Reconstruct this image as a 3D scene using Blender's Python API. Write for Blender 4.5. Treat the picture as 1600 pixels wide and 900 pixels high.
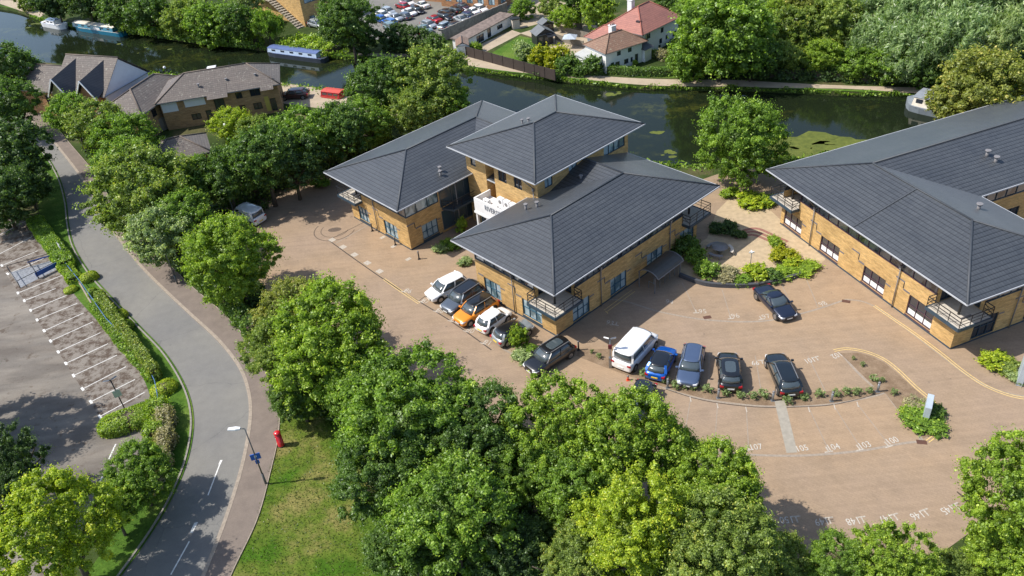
import bpy, bmesh, math, random
import numpy as np
from mathutils import Vector, Matrix
from mathutils.geometry import tessellate_polygon

for _o in list(bpy.data.objects): bpy.data.objects.remove(_o)
SC = bpy.context.scene
COL = SC.collection
R = math.radians
random.seed(7)

# ------------------------------------------------------------------ camera, sky, sun, exposure
F_PX, PITCH, ROLL, CAM_H = 1280.0, R(35.908), R(-5.776), 46.0
_R = np.array([[math.cos(ROLL), -math.sin(ROLL), 0], [math.sin(ROLL), math.cos(ROLL), 0], [0, 0, 1]])
_rt = _R @ np.array([1., 0, 0])
_fw = _R @ np.array([0, -math.sin(PITCH), math.cos(PITCH)])
_up = _R @ np.array([0, -math.cos(PITCH), -math.sin(PITCH)])
cam_d = bpy.data.cameras.new('camera'); cam = bpy.data.objects.new('camera', cam_d); COL.objects.link(cam)
right = Vector((_rt[0], _fw[0], _up[0])); down = Vector((_rt[1], _fw[1], _up[1])); fwd = Vector((_rt[2], _fw[2], _up[2]))
M3 = Matrix((right, -down, -fwd)).transposed()
cam.matrix_world = Matrix.Translation((0, 0, CAM_H)) @ M3.to_4x4()
cam_d.sensor_width = 36; cam_d.lens = 36 * F_PX / 1600; cam_d.clip_start = 1; cam_d.clip_end = 5000
SC.camera = cam

SUN_EL, SUN_AZ = 51.5, -90.0      # sun stands to the left of the camera
w = bpy.data.worlds.new('World'); SC.world = w; w.use_nodes = True
nt = w.node_tree; nt.nodes.clear()
sky = nt.nodes.new('ShaderNodeTexSky'); sky.sky_type = 'NISHITA'; sky.sun_disc = False
sky.sun_elevation = R(SUN_EL); sky.sun_rotation = R(SUN_AZ); sky.air_density = 1.0; sky.dust_density = 1.2; sky.ozone_density = 1.0
bg = nt.nodes.new('ShaderNodeBackground'); bg.inputs['Strength'].default_value = 0.15
wo = nt.nodes.new('ShaderNodeOutputWorld')
nt.links.new(sky.outputs[0], bg.inputs['Color']); nt.links.new(bg.outputs[0], wo.inputs['Surface'])
sd = bpy.data.lights.new('sun', 'SUN'); sd.energy = 4.3; sd.angle = R(0.55); sd.color = (1.0, 0.955, 0.88)
so = bpy.data.objects.new('sun', sd); COL.objects.link(so)
ldir = Vector((math.cos(R(SUN_EL)), 0.0, -math.sin(R(SUN_EL))))
so.rotation_euler = ldir.to_track_quat('-Z', 'Y').to_euler(); so.location = (-60, 60, 120)
SC.view_settings.view_transform = 'Standard'; SC.view_settings.look = 'None'
SC.view_settings.exposure = 0.45; SC.view_settings.gamma = 1.0
SC.view_settings.use_curve_mapping = False
SC.render.engine = 'CYCLES'
SC.cycles.max_bounces = 6; SC.cycles.transparent_max_bounces = 4

def at(px, py, z=0.0):
    """a pixel of the photograph (1600 x 900) on the level z -> world x, y"""
    d = np.array([px - 800., py - 450., F_PX]); t = (CAM_H - z) / -(d @ _up)
    return (float(d @ _rt * t), float(d @ _fw * t))
def depth(x, y, z):
    return _rt[2] * x + _fw[2] * y + _up[2] * (z - CAM_H)

# ------------------------------------------------------------------ helpers
def lin(c): return tuple(((v / 255 / 12.92) if v / 255 <= .04045 else ((v / 255 + .055) / 1.055) ** 2.4) for v in c)
def tag(o, label=None, cat=None, group=None, kind=None):
    if label: o['label'] = label
    if cat: o['category'] = cat
    if group: o['group'] = group
    if kind: o['kind'] = kind
    return o
def empty(name, loc, rz=0.0, label=None, cat=None, group=None):
    o = bpy.data.objects.new(name, None); COL.objects.link(o)
    o.location = (loc[0], loc[1], loc[2] if len(loc) > 2 else 0); o.rotation_euler = (0, 0, rz)
    o.empty_display_size = .3
    return tag(o, label, cat, group)
def copy_tree(o, parent=None):
    c = o.copy(); COL.objects.link(c); c.parent = parent
    if parent is not None: c.matrix_parent_inverse = o.matrix_parent_inverse
    for ch in list(o.children): copy_tree(ch, c)
    return c

class MB:
    def __init__(s): s.v = []; s.f = []; s.sm = []
    def face(s, pts, smooth=False):
        n = len(s.v); s.v += [tuple(p) for p in pts]; s.f.append(list(range(n, n + len(pts)))); s.sm.append(smooth); return s
    def box(s, x0, x1, y0, y1, z0, z1, M=None):
        c = [(x, y, z) for z in (z0, z1) for y in (y0, y1) for x in (x0, x1)]
        if M is not None: c = [tuple(M @ Vector(p)) for p in c]
        n = len(s.v); s.v += c
        for f in ((0, 2, 3, 1), (4, 5, 7, 6), (0, 1, 5, 4), (2, 6, 7, 3), (0, 4, 6, 2), (1, 3, 7, 5)):
            s.f.append([n + i for i in f]); s.sm.append(False)
        return s
    def bar(s, p, q, w, h=None, n=0, w2=None):
        """a bar between two points: square (n=0) or round with n sides, tapering to w2"""
        p = Vector(p); q = Vector(q); d = (q - p)
        if d.length < 1e-6: return s
        d.normalize(); u = d.cross(Vector((0, 0, 1)))
        if u.length < 1e-3: u = Vector((1, 0, 0))
        u.normalize(); t = u.cross(d)
        h = h if h is not None else w; w2 = w if w2 is None else w2; k = w2 / w
        if n == 0:
            c = [(-1, -1), (1, -1), (1, 1), (-1, 1)]
        else: c = [(math.cos(2 * math.pi * i / n) , math.sin(2 * math.pi * i / n)) for i in range(n)]
        m = len(c); b = len(s.v)
        for (P, kk) in ((p, 1), (q, k)):
            for a, e in c: s.v.append(tuple(P + u * a * w / 2 * kk + t * e * h / 2 * kk))
        for i in range(m):
            j = (i + 1) % m; s.f.append([b + i, b + j, b + m + j, b + m + i]); s.sm.append(n > 0)
        s.f.append([b + i for i in range(m)][::-1]); s.sm.append(False)
        s.f.append([b + m + i for i in range(m)]); s.sm.append(False)
        return s
    def lathe(s, prof, c=(0, 0, 0), n=16, smooth=True):
        b = len(s.v); m = len(prof)
        for i in range(n):
            a = 2 * math.pi * i / n
            for r, z in prof: s.v.append((c[0] + r * math.cos(a), c[1] + r * math.sin(a), c[2] + z))
        for i in range(n):
            j = (i + 1) % n
            for k in range(m - 1): s.f.append([b + i * m + k, b + j * m + k, b + j * m + k + 1, b + i * m + k + 1]); s.sm.append(smooth)
        if prof[0][0] > 1e-4: s.f.append([b + i * m for i in range(n)][::-1]); s.sm.append(False)
        if prof[-1][0] > 1e-4: s.f.append([b + i * m + m - 1 for i in range(n)]); s.sm.append(False)
        return s
    def loft(s, rings, cap=True, smooth=True):
        b = len(s.v); m = len(rings[0])
        for r in rings: s.v += [tuple(p) for p in r]
        for k in range(len(rings) - 1):
            for i in range(m):
                j = (i + 1) % m
                s.f.append([b + k * m + i, b + k * m + j, b + (k + 1) * m + j, b + (k + 1) * m + i]); s.sm.append(smooth)
        if cap:
            s.f.append([b + i for i in range(m)][::-1]); s.sm.append(False)
            s.f.append([b + (len(rings) - 1) * m + i for i in range(m)]); s.sm.append(False)
        return s
    def prism(s, pts, z0, z1):
        """vertical prism over a plan polygon (counter-clockwise), concave allowed"""
        n = len(pts); a = sum(pts[i][0] * pts[(i + 1) % n][1] - pts[(i + 1) % n][0] * pts[i][1] for i in range(n))
        if a < 0: pts = pts[::-1]
        b = len(s.v); s.v += [(p[0], p[1], z1) for p in pts] + [(p[0], p[1], z0) for p in pts]
        for t in tessellate_polygon([[Vector((p[0], p[1], 0)) for p in pts]]):
            t = list(t); A, B_, C_ = (Vector(pts[i]) for i in t)
            if (B_ - A).cross(C_ - A) < 0: t = t[::-1]
            s.f.append([b + i for i in t]); s.sm.append(False)
            s.f.append([b + n + i for i in t[::-1]]); s.sm.append(False)
        for i in range(n):
            j = (i + 1) % n; s.f.append([b + i, b + n + i, b + n + j, b + j]); s.sm.append(False)
        return s
    def sheet(s, pts, z):
        n = len(pts); b = len(s.v); s.v += [(p[0], p[1], z) for p in pts]
        for t in tessellate_polygon([[Vector((p[0], p[1], 0)) for p in pts]]):
            t = list(t); A, B_, C_ = (Vector(pts[i]) for i in t)
            if (B_ - A).cross(C_ - A) < 0: t = t[::-1]
            s.f.append([b + i for i in t]); s.sm.append(False)
        return s
    def strip(s, L, Rr, z0, z1=None, sides=False):
        """ribbon between two equal-length point lists; with sides it is a raised kerb"""
        z1 = z0 if z1 is None else z1
        for i in range(len(L) - 1):
            a, b_, c, d = L[i], L[i + 1], Rr[i + 1], Rr[i]
            q = [(a[0], a[1], z1), (d[0], d[1], z1), (c[0], c[1], z1), (b_[0], b_[1], z1)]
            n = (Vector(q[1]) - Vector(q[0])).cross(Vector(q[2]) - Vector(q[0])).z
            s.face(q if n > 0 else q[::-1])
            if sides:
                for (u, v_) in ((a, b_), (c, d)):
                    s.face([(u[0], u[1], z0), (v_[0], v_[1], z0), (v_[0], v_[1], z1), (u[0], u[1], z1)])
        return s
    def build(s, name, mat, parent=None, bevel=0, subd=0):
        me = bpy.data.meshes.new(name); me.from_pydata(s.v, [], s.f); me.update()
        me.polygons.foreach_set('use_smooth', s.sm)
        uv = me.uv_layers.new(name='UVMap'); V = me.vertices
        for p in me.polygons:
            n = p.normal
            if abs(n.z) > .97: u = Vector((1, 0, 0)); t = Vector((0, 1, 0))
            else:
                u = Vector((0, 0, 1)).cross(n); u.normalize(); t = n.cross(u)
            for li in p.loop_indices:
                c = V[me.loops[li].vertex_index].co; uv.data[li].uv = (c.dot(u), c.dot(t))
        me.materials.append(mat)
        o = bpy.data.objects.new(name, me); COL.objects.link(o)
        if parent is not None: o.parent = parent
        if bevel:
            b = o.modifiers.new('bevel', 'BEVEL'); b.width = bevel; b.segments = 2; b.limit_method = 'ANGLE'
        if subd:
            b = o.modifiers.new('sub', 'SUBSURF'); b.levels = subd; b.render_levels = subd
        return o
def structure(name, mb, mat): return tag(mb.build(name, mat), kind='structure')

def smooth_line(P, n=6, closed=False):
    P = [Vector((p[0], p[1])) for p in P]; out = []; N = len(P)
    rng = range(N if closed else N - 1)
    for i in rng:
        if closed: a, b, c, d = P[i - 1], P[i], P[(i + 1) % N], P[(i + 2) % N]
        else: a, b, c, d = P[max(i - 1, 0)], P[i], P[i + 1], P[min(i + 2, N - 1)]
        for k in range(n):
            t = k / n
            out.append(.5 * ((2 * b) + (-a + c) * t + (2 * a - 5 * b + 4 * c - d) * t * t + (-a + 3 * b - 3 * c + d) * t ** 3))
    if not closed: out.append(P[-1])
    return [(p.x, p.y) for p in out]
def pxl(L, z=0.0): return [at(p[0], p[1], z) for p in L]
def offset(L, d):
    out = []
    for i in range(len(L)):
        a = Vector(L[max(i - 1, 0)]); b = Vector(L[min(i + 1, len(L) - 1)]); t = (b - a)
        if t.length < 1e-6: t = Vector((1, 0))
        t.normalize(); n = Vector((-t.y, t.x)); p = Vector(L[i]) + n * d; out.append((p.x, p.y))
    return out

# ------------------------------------------------------------------ materials
MATS = {}
class NT:
    def __init__(s, name):
        s.m = bpy.data.materials.new(name); s.m.use_nodes = True; s.t = s.m.node_tree
        s.b = s.t.nodes['Principled BSDF']; s.out = s.t.nodes['Material Output']
    def n(s, typ, **kw):
        x = s.t.nodes.new(typ)
        for k, v in kw.items():
            if k in x.inputs: x.inputs[k].default_value = v
            else: setattr(x, k, v)
        return x
    def l(s, a, b): s.t.links.new(a, b)
    def coord(s, kind='Object', scale=(1, 1, 1), rot=0):
        c = s.n('ShaderNodeTexCoord'); mp = s.n('ShaderNodeMapping'); mp.inputs['Scale'].default_value = scale
        mp.inputs['Rotation'].default_value = (0, 0, rot)
        s.l(c.outputs[kind], mp.inputs[0]); return mp.outputs[0]
    def noise(s, vec, scale, detail=4, rough=.55):
        x = s.n('ShaderNodeTexNoise'); x.inputs['Scale'].default_value = scale; x.inputs['Detail'].default_value = detail
        x.inputs['Roughness'].default_value = rough; s.l(vec, x.inputs['Vector']); return x.outputs['Fac']
    def ramp(s, fac, stops):
        x = s.n('ShaderNodeValToRGB'); s.l(fac, x.inputs[0]); e = x.color_ramp.elements
        e[0].position, e[0].color = stops[0][0], (*stops[0][1], 1); e[1].position, e[1].color = stops[-1][0], (*stops[-1][1], 1)
        for p, c in stops[1:-1]:
            k = e.new(p); k.color = (*c, 1)
        return x.outputs[0]
    def mix(s, a, b, fac, mode='MIX'):
        x = s.n('ShaderNodeMix', data_type='RGBA', blend_type=mode)
        for v, i in ((fac, 0), (a, 6), (b, 7)):
            if isinstance(v, (int, float)): x.inputs[i].default_value = v
            elif isinstance(v, tuple): x.inputs[i].default_value = (*v, 1)
            else: s.l(v, x.inputs[i])
        return x.outputs[2]
    def bump(s, h, strength=.4, dist=.02):
        x = s.n('ShaderNodeBump'); x.inputs['Strength'].default_value = strength; x.inputs['Distance'].default_value = dist
        s.l(h, x.inputs['Height']); s.l(x.outputs[0], s.b.inputs['Normal'])
    def col(s, c):
        if isinstance(c, tuple): s.b.inputs['Base Color'].default_value = (*c, 1)
        else: s.l(c, s.b.inputs['Base Color'])
    def done(s, rough=.7, metal=0, spec=.5):
        s.b.inputs['Roughness'].default_value = rough; s.b.inputs['Metallic'].default_value = metal
        s.b.inputs['Specular IOR Level'].default_value = spec; return s.m
def plain(name, c, rough=.6, metal=0, spec=.5, var=.12, scale=1.5, coat=0):
    """a colour with slight unevenness"""
    if name in MATS: return MATS[name]
    t = NT(name); v = t.coord('Object'); f = t.noise(v, scale, 5)
    lo = tuple(x * (1 - var) for x in c); hi = tuple(min(1, x * (1 + var)) for x in c)
    t.col(t.ramp(f, [(.3, lo), (.7, hi)])); m = t.done(rough, metal, spec)
    if coat: t.b.inputs['Coat Weight'].default_value = coat; t.b.inputs['Coat Roughness'].default_value = .05
    MATS[name] = m; return m
def brick(name, c1, c2, mortar=(.30, .26, .2)):
    t = NT(name); v = t.coord('UV')
    b = t.n('ShaderNodeTexBrick'); t.l(v, b.inputs['Vector']); b.inputs['Scale'].default_value = 1
    b.inputs['Brick Width'].default_value = .225; b.inputs['Row Height'].default_value = .075; b.inputs['Mortar Size'].default_value = .008
    b.inputs['Color1'].default_value = (*c1, 1); b.inputs['Color2'].default_value = (*c2, 1); b.inputs['Mortar'].default_value = (*mortar, 1)
    vo = t.coord('UV', (.45, 1.9, 1)); f = t.noise(vo, 2.2, 6, .7); f2 = t.noise(t.coord('Object'), .35, 4)
    c = t.mix(b.outputs['Color'], t.ramp(f, [(.3, (.62, .6, .56)), (.7, (1.3, 1.25, 1.15))]), 1.0, 'MULTIPLY')
    c = t.mix(c, t.ramp(f2, [(.3, (.85, .84, .82)), (.7, (1.1, 1.1, 1.1))]), 1.0, 'MULTIPLY')
    t.col(c); t.bump(b.outputs['Fac'], .3, -.01); return t.done(.85, 0, .3)
def tiles(name, c, gauge=.42, col_w=.32, amp=.5, lichen=None, rough=.4):
    """roof tiles: courses up the slope (v) and rolls along the eave (u)"""
    t = NT(name); uvm = t.coord('UV'); sep = t.n('ShaderNodeSeparateXYZ'); t.l(uvm, sep.inputs[0])
    def saw(sock, k, off=None):
        m = t.n('ShaderNodeMath', operation='MULTIPLY'); t.l(sock, m.inputs[0]); m.inputs[1].default_value = 1 / k
        fr = t.n('ShaderNodeMath', operation='FRACT'); t.l(m.outputs[0], fr.inputs[0]); return fr.outputs[0], m.outputs[0]
    v, vm = saw(sep.outputs[1], gauge); u, um = saw(sep.outputs[0], col_w)
    gap = t.ramp(v, [(0, (.12, .12, .12)), (.10, (.3, .3, .3)), (.24, (1, 1, 1)), (1, (1.15, 1.15, 1.15))])
    gapu = t.ramp(u, [(0, (.45, .45, .45)), (.3, (1, 1, 1)), (1, (1.08, 1.08, 1.08))])
    fl = t.n('ShaderNodeCombineXYZ')
    for k, mm in ((0, um), (1, vm)):
        q = t.n('ShaderNodeMath', operation='FLOOR'); t.l(mm, q.inputs[0]); t.l(q.outputs[0], fl.inputs[k])
    wn = t.n('ShaderNodeTexWhiteNoise'); wn.noise_dimensions = '2D'; t.l(fl.outputs[0], wn.inputs['Vector'])
    pt = t.ramp(wn.outputs['Value'], [(0, (.88, .88, .9)), (1, (1.14, 1.14, 1.14))])
    big = t.ramp(t.noise(t.coord('UV', (.35, 1.0, 1)), .5, 6, .65), [(.3, (.78, .79, .82)), (.7, (1.25, 1.22, 1.18))])
    cc = t.mix(c, gap, amp, 'MULTIPLY'); cc = t.mix(cc, gapu, amp * .8, 'MULTIPLY'); cc = t.mix(cc, pt, .7, 'MULTIPLY'); cc = t.mix(cc, big, .8, 'MULTIPLY')
    if lichen:
        ln = t.noise(t.coord('Object'), 2.6, 8, .7); cc = t.mix(cc, lichen, t.ramp(ln, [(.58, (0, 0, 0)), (.64, (1, 1, 1))]))
    t.col(cc); t.bump(gap, .35, .015); t.b.inputs['Sheen Weight'].default_value = .22; t.b.inputs['Sheen Roughness'].default_value = .35; return t.done(rough, 0, .6)

BUFF = brick('buff_brick', (.64, .42, .165), (.54, .335, .125))
BROWNBR = brick('brown_brick', (.46, .28, .13), (.37, .21, .10))
REDBR = brick('orange_brick', (.42, .2, .09), (.34, .15, .06))
ROOF = tiles('slate_grey_tiles', (.052, .057, .063), .42, .30, .85)
BROWNROOF = tiles('brown_lichened_tiles', (.115, .095, .082), .35, .3, .55, lichen=(.26, .24, .2), rough=.8)
DARKROOF = tiles('dark_charcoal_tiles', (.04, .04, .045), .35, .3, .5)
REDROOF = tiles('red_clay_tiles', (.31, .125, .095), .33, .3, .35, rough=.75)
RUSTROOF = tiles('rust_brown_tiles', (.20, .115, .075), .33, .3, .5, lichen=(.3, .24, .17), rough=.8)
WHITE = plain('white_render', (.78, .78, .77), .7, var=.05)
WHITEP = plain('white_paint', (.75, .75, .75), .4, var=.05)
RIDGE = plain('ridge_tile_grey', (.050, .055, .063), .6)
GUTTER = plain('pale_gutter', (.42, .43, .45), .5, var=.1)
SOFFIT = plain('soffit_grey', (.22, .23, .25), .6)
NAVYM = plain('dark_blue_grey_frames', (.035, .06, .085), .45)
PLUM = plain('plum_frames', (.085, .045, .06), .45)
BLACKM = plain('black_metal', (.02, .021, .024), .45)
CONC = plain('pale_concrete', (.30, .27, .22), .85, scale=3)
DECK = plain('balcony_deck', (.5, .45, .38), .8, scale=4)
STEEL = plain('grey_steel', (.3, .31, .32), .4, .6)
GREYP = plain('grey_pipe', (.2, .19, .19), .5)
WOODD = plain('dark_fence_boards', (.045, .032, .026), .8)
WOODG = plain('weathered_boards', (.2, .175, .14), .85)
def glassmat(name, c, rough=.06, blinds=None):
    t = NT(name)
    if blinds:
        f = t.noise(t.coord('Object', (1, 1, .6)), .9, 2); t.col(t.mix(c, blinds, t.ramp(f, [(.42, (0, 0, 0)), (.5, (1, 1, 1))])))
    else: t.col(c)
    m = t.done(rough, 0, .8); t.b.inputs['Coat Weight'].default_value = .6; t.b.inputs['Coat Roughness'].default_value = .03; return m
GLASS = glassmat('window_glass', (.03, .035, .045))
GLASSB = glassmat('window_glass_pale_blinds', (.10, .17, .2), .1, blinds=(.36, .46, .5))
GLASSD = glassmat('dark_clerestory_glass', (.03, .036, .045), .08, blinds=(.13, .14, .145))
CARGLASS = glassmat('car_glass', (.055, .072, .08), .05)
TYRE = plain('tyre_rubber', (.02, .02, .02), .85)
RIM = plain('alloy_rim', (.35, .35, .36), .35, .8)
LAMPW = plain('lamp_lens', (.7, .72, .75), .15)
TAIL = plain('tail_lamp', (.35, .01, .015), .25)
PLATEW = plain('plate_white', (.7, .7, .68), .5)
PLATEY = plain('plate_yellow', (.75, .5, .03), .5)
PAINTW = plain('road_paint_white', (.62, .61, .58), .8, var=.25, scale=9); PAINTB = plain('road_paint_on_blocks', (.46, .43, .38), .85, var=.4, scale=14)
PAINTP = plain('road_paint_faded', (.42, .37, .31), .85, var=.25, scale=9)
PAINTY = plain('road_paint_yellow', (.62, .44, .17), .8, var=.22, scale=7)
BARK = plain('bark', (.09, .07, .05), .9, var=.3, scale=4)

def ground_mats():
    # park paving in herringbone blocks
    t = NT('block_paving'); v = t.coord('Object', (1, 1, 1), R(40)); b = t.n('ShaderNodeTexBrick'); t.l(v, b.inputs['Vector'])
    b.inputs['Scale'].default_value = 1; b.inputs['Brick Width'].default_value = .42; b.inputs['Row Height'].default_value = .2; b.inputs['Mortar Size'].default_value = .012
    b.inputs['Color1'].default_value = (.312, .229, .158, 1); b.inputs['Color2'].default_value = (.288, .211, .146, 1); b.inputs['Mortar'].default_value = (.268, .197, .138, 1)
    o = t.coord('Object'); big = t.noise(o, .055, 5, .6); mid = t.noise(o, .6, 6, .65); fine = t.noise(o, 7, 4, .7)
    c = t.mix(b.outputs['Color'], t.ramp(big, [(.38, (1.0, 1.0, 1.03)), (.5, (1.0, .99, .97)), (.62, (1.12, 1.07, .98))]), 1.0, 'MULTIPLY')
    c = t.mix(c, t.ramp(mid, [(.28, (.87, .87, .87)), (.5, (1, 1, 1)), (.75, (1.07, 1.06, 1.05))]), 1.0, 'MULTIPLY')
    c = t.mix(c, t.ramp(fine, [(.25, (.9, .9, .9)), (.75, (1.09, 1.09, 1.08))]), 1.0, 'MULTIPLY')
    st = t.noise(t.coord('Object', (1, 2.2, 1), R(25)), .22, 7, .7); c = t.mix(c, (.15, .115, .095), t.ramp(st, [(.60, (0, 0, 0)), (.80, (.4, .4, .4))]))
    oil = t.noise(o, 1.7, 3, .5); c = t.mix(c, (.10, .085, .075), t.ramp(oil, [(.70, (0, 0, 0)), (.80, (.55, .55, .55))]))
    ty = t.noise(t.coord('Object', (.12, 2.6, 1), R(12)), 1.0, 3, .5); c = t.mix(c, t.ramp(ty, [(.3, (.93, .93, .93)), (.7, (1.05, 1.05, 1.05))]), 1.0, 'MULTIPLY')
    wd = t.noise(o, 3.1, 8, .85); c = t.mix(c, (.42, .35, .27), t.ramp(wd, [(.66, (0, 0, 0)), (.72, (.5, .5, .5))]))
    t.col(c); t.bump(fine, .25, .01); MATS['paving'] = t.done(.9, 0, .25)
    # road asphalt
    t = NT('asphalt_road'); o = t.coord('Object'); big = t.noise(o, .12, 5); mid = t.noise(o, 1.1, 6, .7); fine = t.noise(o, 14, 3, .8)
    c = t.mix((.190, .183, .170), t.ramp(big, [(.35, (.88, .89, .92)), (.65, (1.08, 1.07, 1.04))]), 1.0, 'MULTIPLY')
    c = t.mix(c, t.ramp(mid, [(.3, (.9, .9, .9)), (.7, (1.07, 1.07, 1.06))]), 1.0, 'MULTIPLY'); c = t.mix(c, t.ramp(fine, [(.2, (.82, .82, .82)), (.8, (1.16, 1.16, 1.16))]), 1.0, 'MULTIPLY')
    vo = t.n('ShaderNodeTexVoronoi', feature='DISTANCE_TO_EDGE'); vo.inputs['Scale'].default_value = .11; wv = t.n('ShaderNodeVectorMath', operation='ADD'); t.l(o, wv.inputs[0]); nn_ = t.n('ShaderNodeTexNoise'); nn_.inputs['Scale'].default_value = .8; nn_.inputs['Detail'].default_value = 6; t.l(o, nn_.inputs['Vector']); t.l(nn_.outputs['Color'], wv.inputs[1]); t.l(wv.outputs[0], vo.inputs['Vector'])
    c = t.mix(c, (.09, .09, .09), t.ramp(vo.outputs['Distance'], [(0, (.55, .55, .55)), (.004, (0, 0, 0))])); sm = t.noise(t.coord('Object', (1, .5, 1)), .35, 4, .6); c = t.mix(c, (.11, .11, .112), t.ramp(sm, [(.66, (0, 0, 0)), (.72, (.5, .5, .5))]))
    t.col(c); MATS['road'] = t.done(.92, 0, .2)
    # old tarmac of the left car park with brown moss stains
    t = NT('old_tarmac'); o = t.coord('Object'); big = t.noise(t.coord('Object', (.5, 1.4, 1), R(-50)), .2, 6, .7); mid = t.noise(o, .9, 7, .75); fine = t.noise(o, 9, 4, .7)
    c = t.mix((.148, .128, .108), (.215, .195, .168), t.ramp(big, [(.35, (0, 0, 0)), (.65, (1, 1, 1))]))
    c = t.mix(c, t.ramp(fine, [(.2, (.8, .8, .8)), (.8, (1.17, 1.16, 1.15))]), 1.0, 'MULTIPLY')
    c = t.mix(c, (.085, .06, .042), t.ramp(mid, [(.56, (0, 0, 0)), (.66, (.75, .75, .75))]))
    pt_ = t.noise(t.coord('Object', (.25, 1, 1), R(-62)), .5, 5, .6); c = t.mix(c, t.ramp(pt_, [(.4, (.8, .8, .82)), (.6, (1.12, 1.11, 1.1))]), 1.0, 'MULTIPLY')
    t.col(c); MATS['tarmac'] = t.done(.92, 0, .2)
    t = NT('bay_tarmac'); o = t.coord('Object'); mid = t.noise(o, 1.1, 8, .8); fine = t.noise(o, 9, 4, .7)
    c = t.mix((.215, .19, .165), (.075, .052, .038), t.ramp(mid, [(.46, (0, 0, 0)), (.56, (.9, .9, .9))]))
    c = t.mix(c, t.ramp(fine, [(.2, (.75, .75, .75)), (.8, (1.2, 1.19, 1.17))]), 1.0, 'MULTIPLY'); t.col(c); MATS['bay'] = t.done(.92, 0, .2)
    # footpath
    t = NT('footpath_tarmac'); o = t.coord('Object'); mid = t.noise(o, .8, 6, .7); fine = t.noise(o, 10, 4, .8)
    c = t.mix((.19, .155, .132), t.ramp(mid, [(.3, (.82, .82, .82)), (.7, (1.12, 1.11, 1.08))]), 1.0, 'MULTIPLY'); c = t.mix(c, t.ramp(fine, [(.2, (.8, .8, .8)), (.8, (1.16, 1.16, 1.16))]), 1.0, 'MULTIPLY')
    t.col(c); MATS['path'] = t.done(.92, 0, .2)
    t = NT('gravel_path'); o = t.coord('Object'); mid = t.noise(o, .5, 6, .7); fine = t.noise(o, 6, 5, .8)
    c = t.mix((.40, .33, .245), t.ramp(mid, [(.3, (.8, .78, .75)), (.7, (1.1, 1.09, 1.07))]), 1.0, 'MULTIPLY'); c = t.mix(c, t.ramp(fine, [(.2, (.8, .8, .8)), (.8, (1.16, 1.16, 1.16))]), 1.0, 'MULTIPLY')
    t.col(c); MATS['gravel'] = t.done(.95, 0, .2)
    # grass with dry patches
    for nm, g1, g2, g3 in (('grass', (.050, .115, .008), (.105, .145, .022), (.19, .175, .06)), ('lush', (.045, .10, .012), (.07, .14, .018), (.11, .17, .03)), ('scrub', (.03, .05, .012), (.05, .075, .02), (.09, .085, .04))):
        t = NT(nm + '_turf'); o = t.coord('Object'); big = t.noise(o, .16, 6, .65); fine = t.noise(o, 5, 6, .85); cl = t.noise(o, 1.3, 5, .7)
        c = t.ramp(big, [(.42, g1), (.52, g2), (.60, g3)])
        c = t.mix(c, t.ramp(cl, [(.3, (.75, .8, .7)), (.7, (1.2, 1.15, 1.2))]), 1.0, 'MULTIPLY'); c = t.mix(c, t.ramp(fine, [(.28, (.45, .5, .4)), (.72, (1.5, 1.45, 1.4))]), 1.0, 'MULTIPLY')
        t.col(c); t.bump(fine, .8, .06); MATS[nm] = t.done(.95, 0, .15)
    t = NT('bare_soil'); o = t.coord('Object'); mid = t.noise(o, 1.1, 7, .75); fine = t.noise(o, 9, 4, .8)
    c = t.ramp(mid, [(.35, (.17, .115, .072)), (.65, (.27, .195, .13))]); c = t.mix(c, t.ramp(fine, [(.2, (.7, .7, .7)), (.8, (1.25, 1.25, 1.25))]), 1.0, 'MULTIPLY'); t.col(c); t.bump(fine, .6, .03); MATS['soil'] = t.done(.95, 0, .15)
    t = NT('canal_water'); o = t.coord('Object'); al = t.noise(t.coord('Object', (1, 1.6, 1), R(-20)), .085, 6, .65); sp = t.noise(o, .9, 6, .8)
    m1 = t.n('ShaderNodeMath', operation='MULTIPLY'); t.l(t.ramp(al, [(.55, (0, 0, 0)), (.66, (1, 1, 1))]), m1.inputs[0]); t.l(t.ramp(sp, [(.46, (0, 0, 0)), (.56, (1, 1, 1))]), m1.inputs[1])
    c = t.mix((.010, .015, .007), (.045, .05, .010), m1.outputs[0]); t.col(c)
    rp = t.noise(t.coord('Object', (1, 1.5, 1)), 1.6, 4, .6); t.bump(rp, .08, .03); MATS['water'] = t.done(.06, 0, .5); t.b.inputs['IOR'].default_value = 1.33
    t = NT('floating_algae'); o = t.coord('Object'); n = t.noise(o, 1.3, 8, .8); f = t.noise(o, 6, 4, .8)
    c = t.ramp(n, [(.3, (.05, .07, .012)), (.6, (.12, .14, .025)), (.75, (.2, .2, .05))]); t.col(c); t.bump(f, .5, .03); MATS['algae'] = t.done(.8, 0, .3)
ground_mats()
KERB = plain('kerb_stone', (.285, .235, .185), .85, var=.2, scale=5)
KERBG = plain('kerb_concrete_grey', (.24, .22, .19), .85, var=.2, scale=5)
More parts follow.
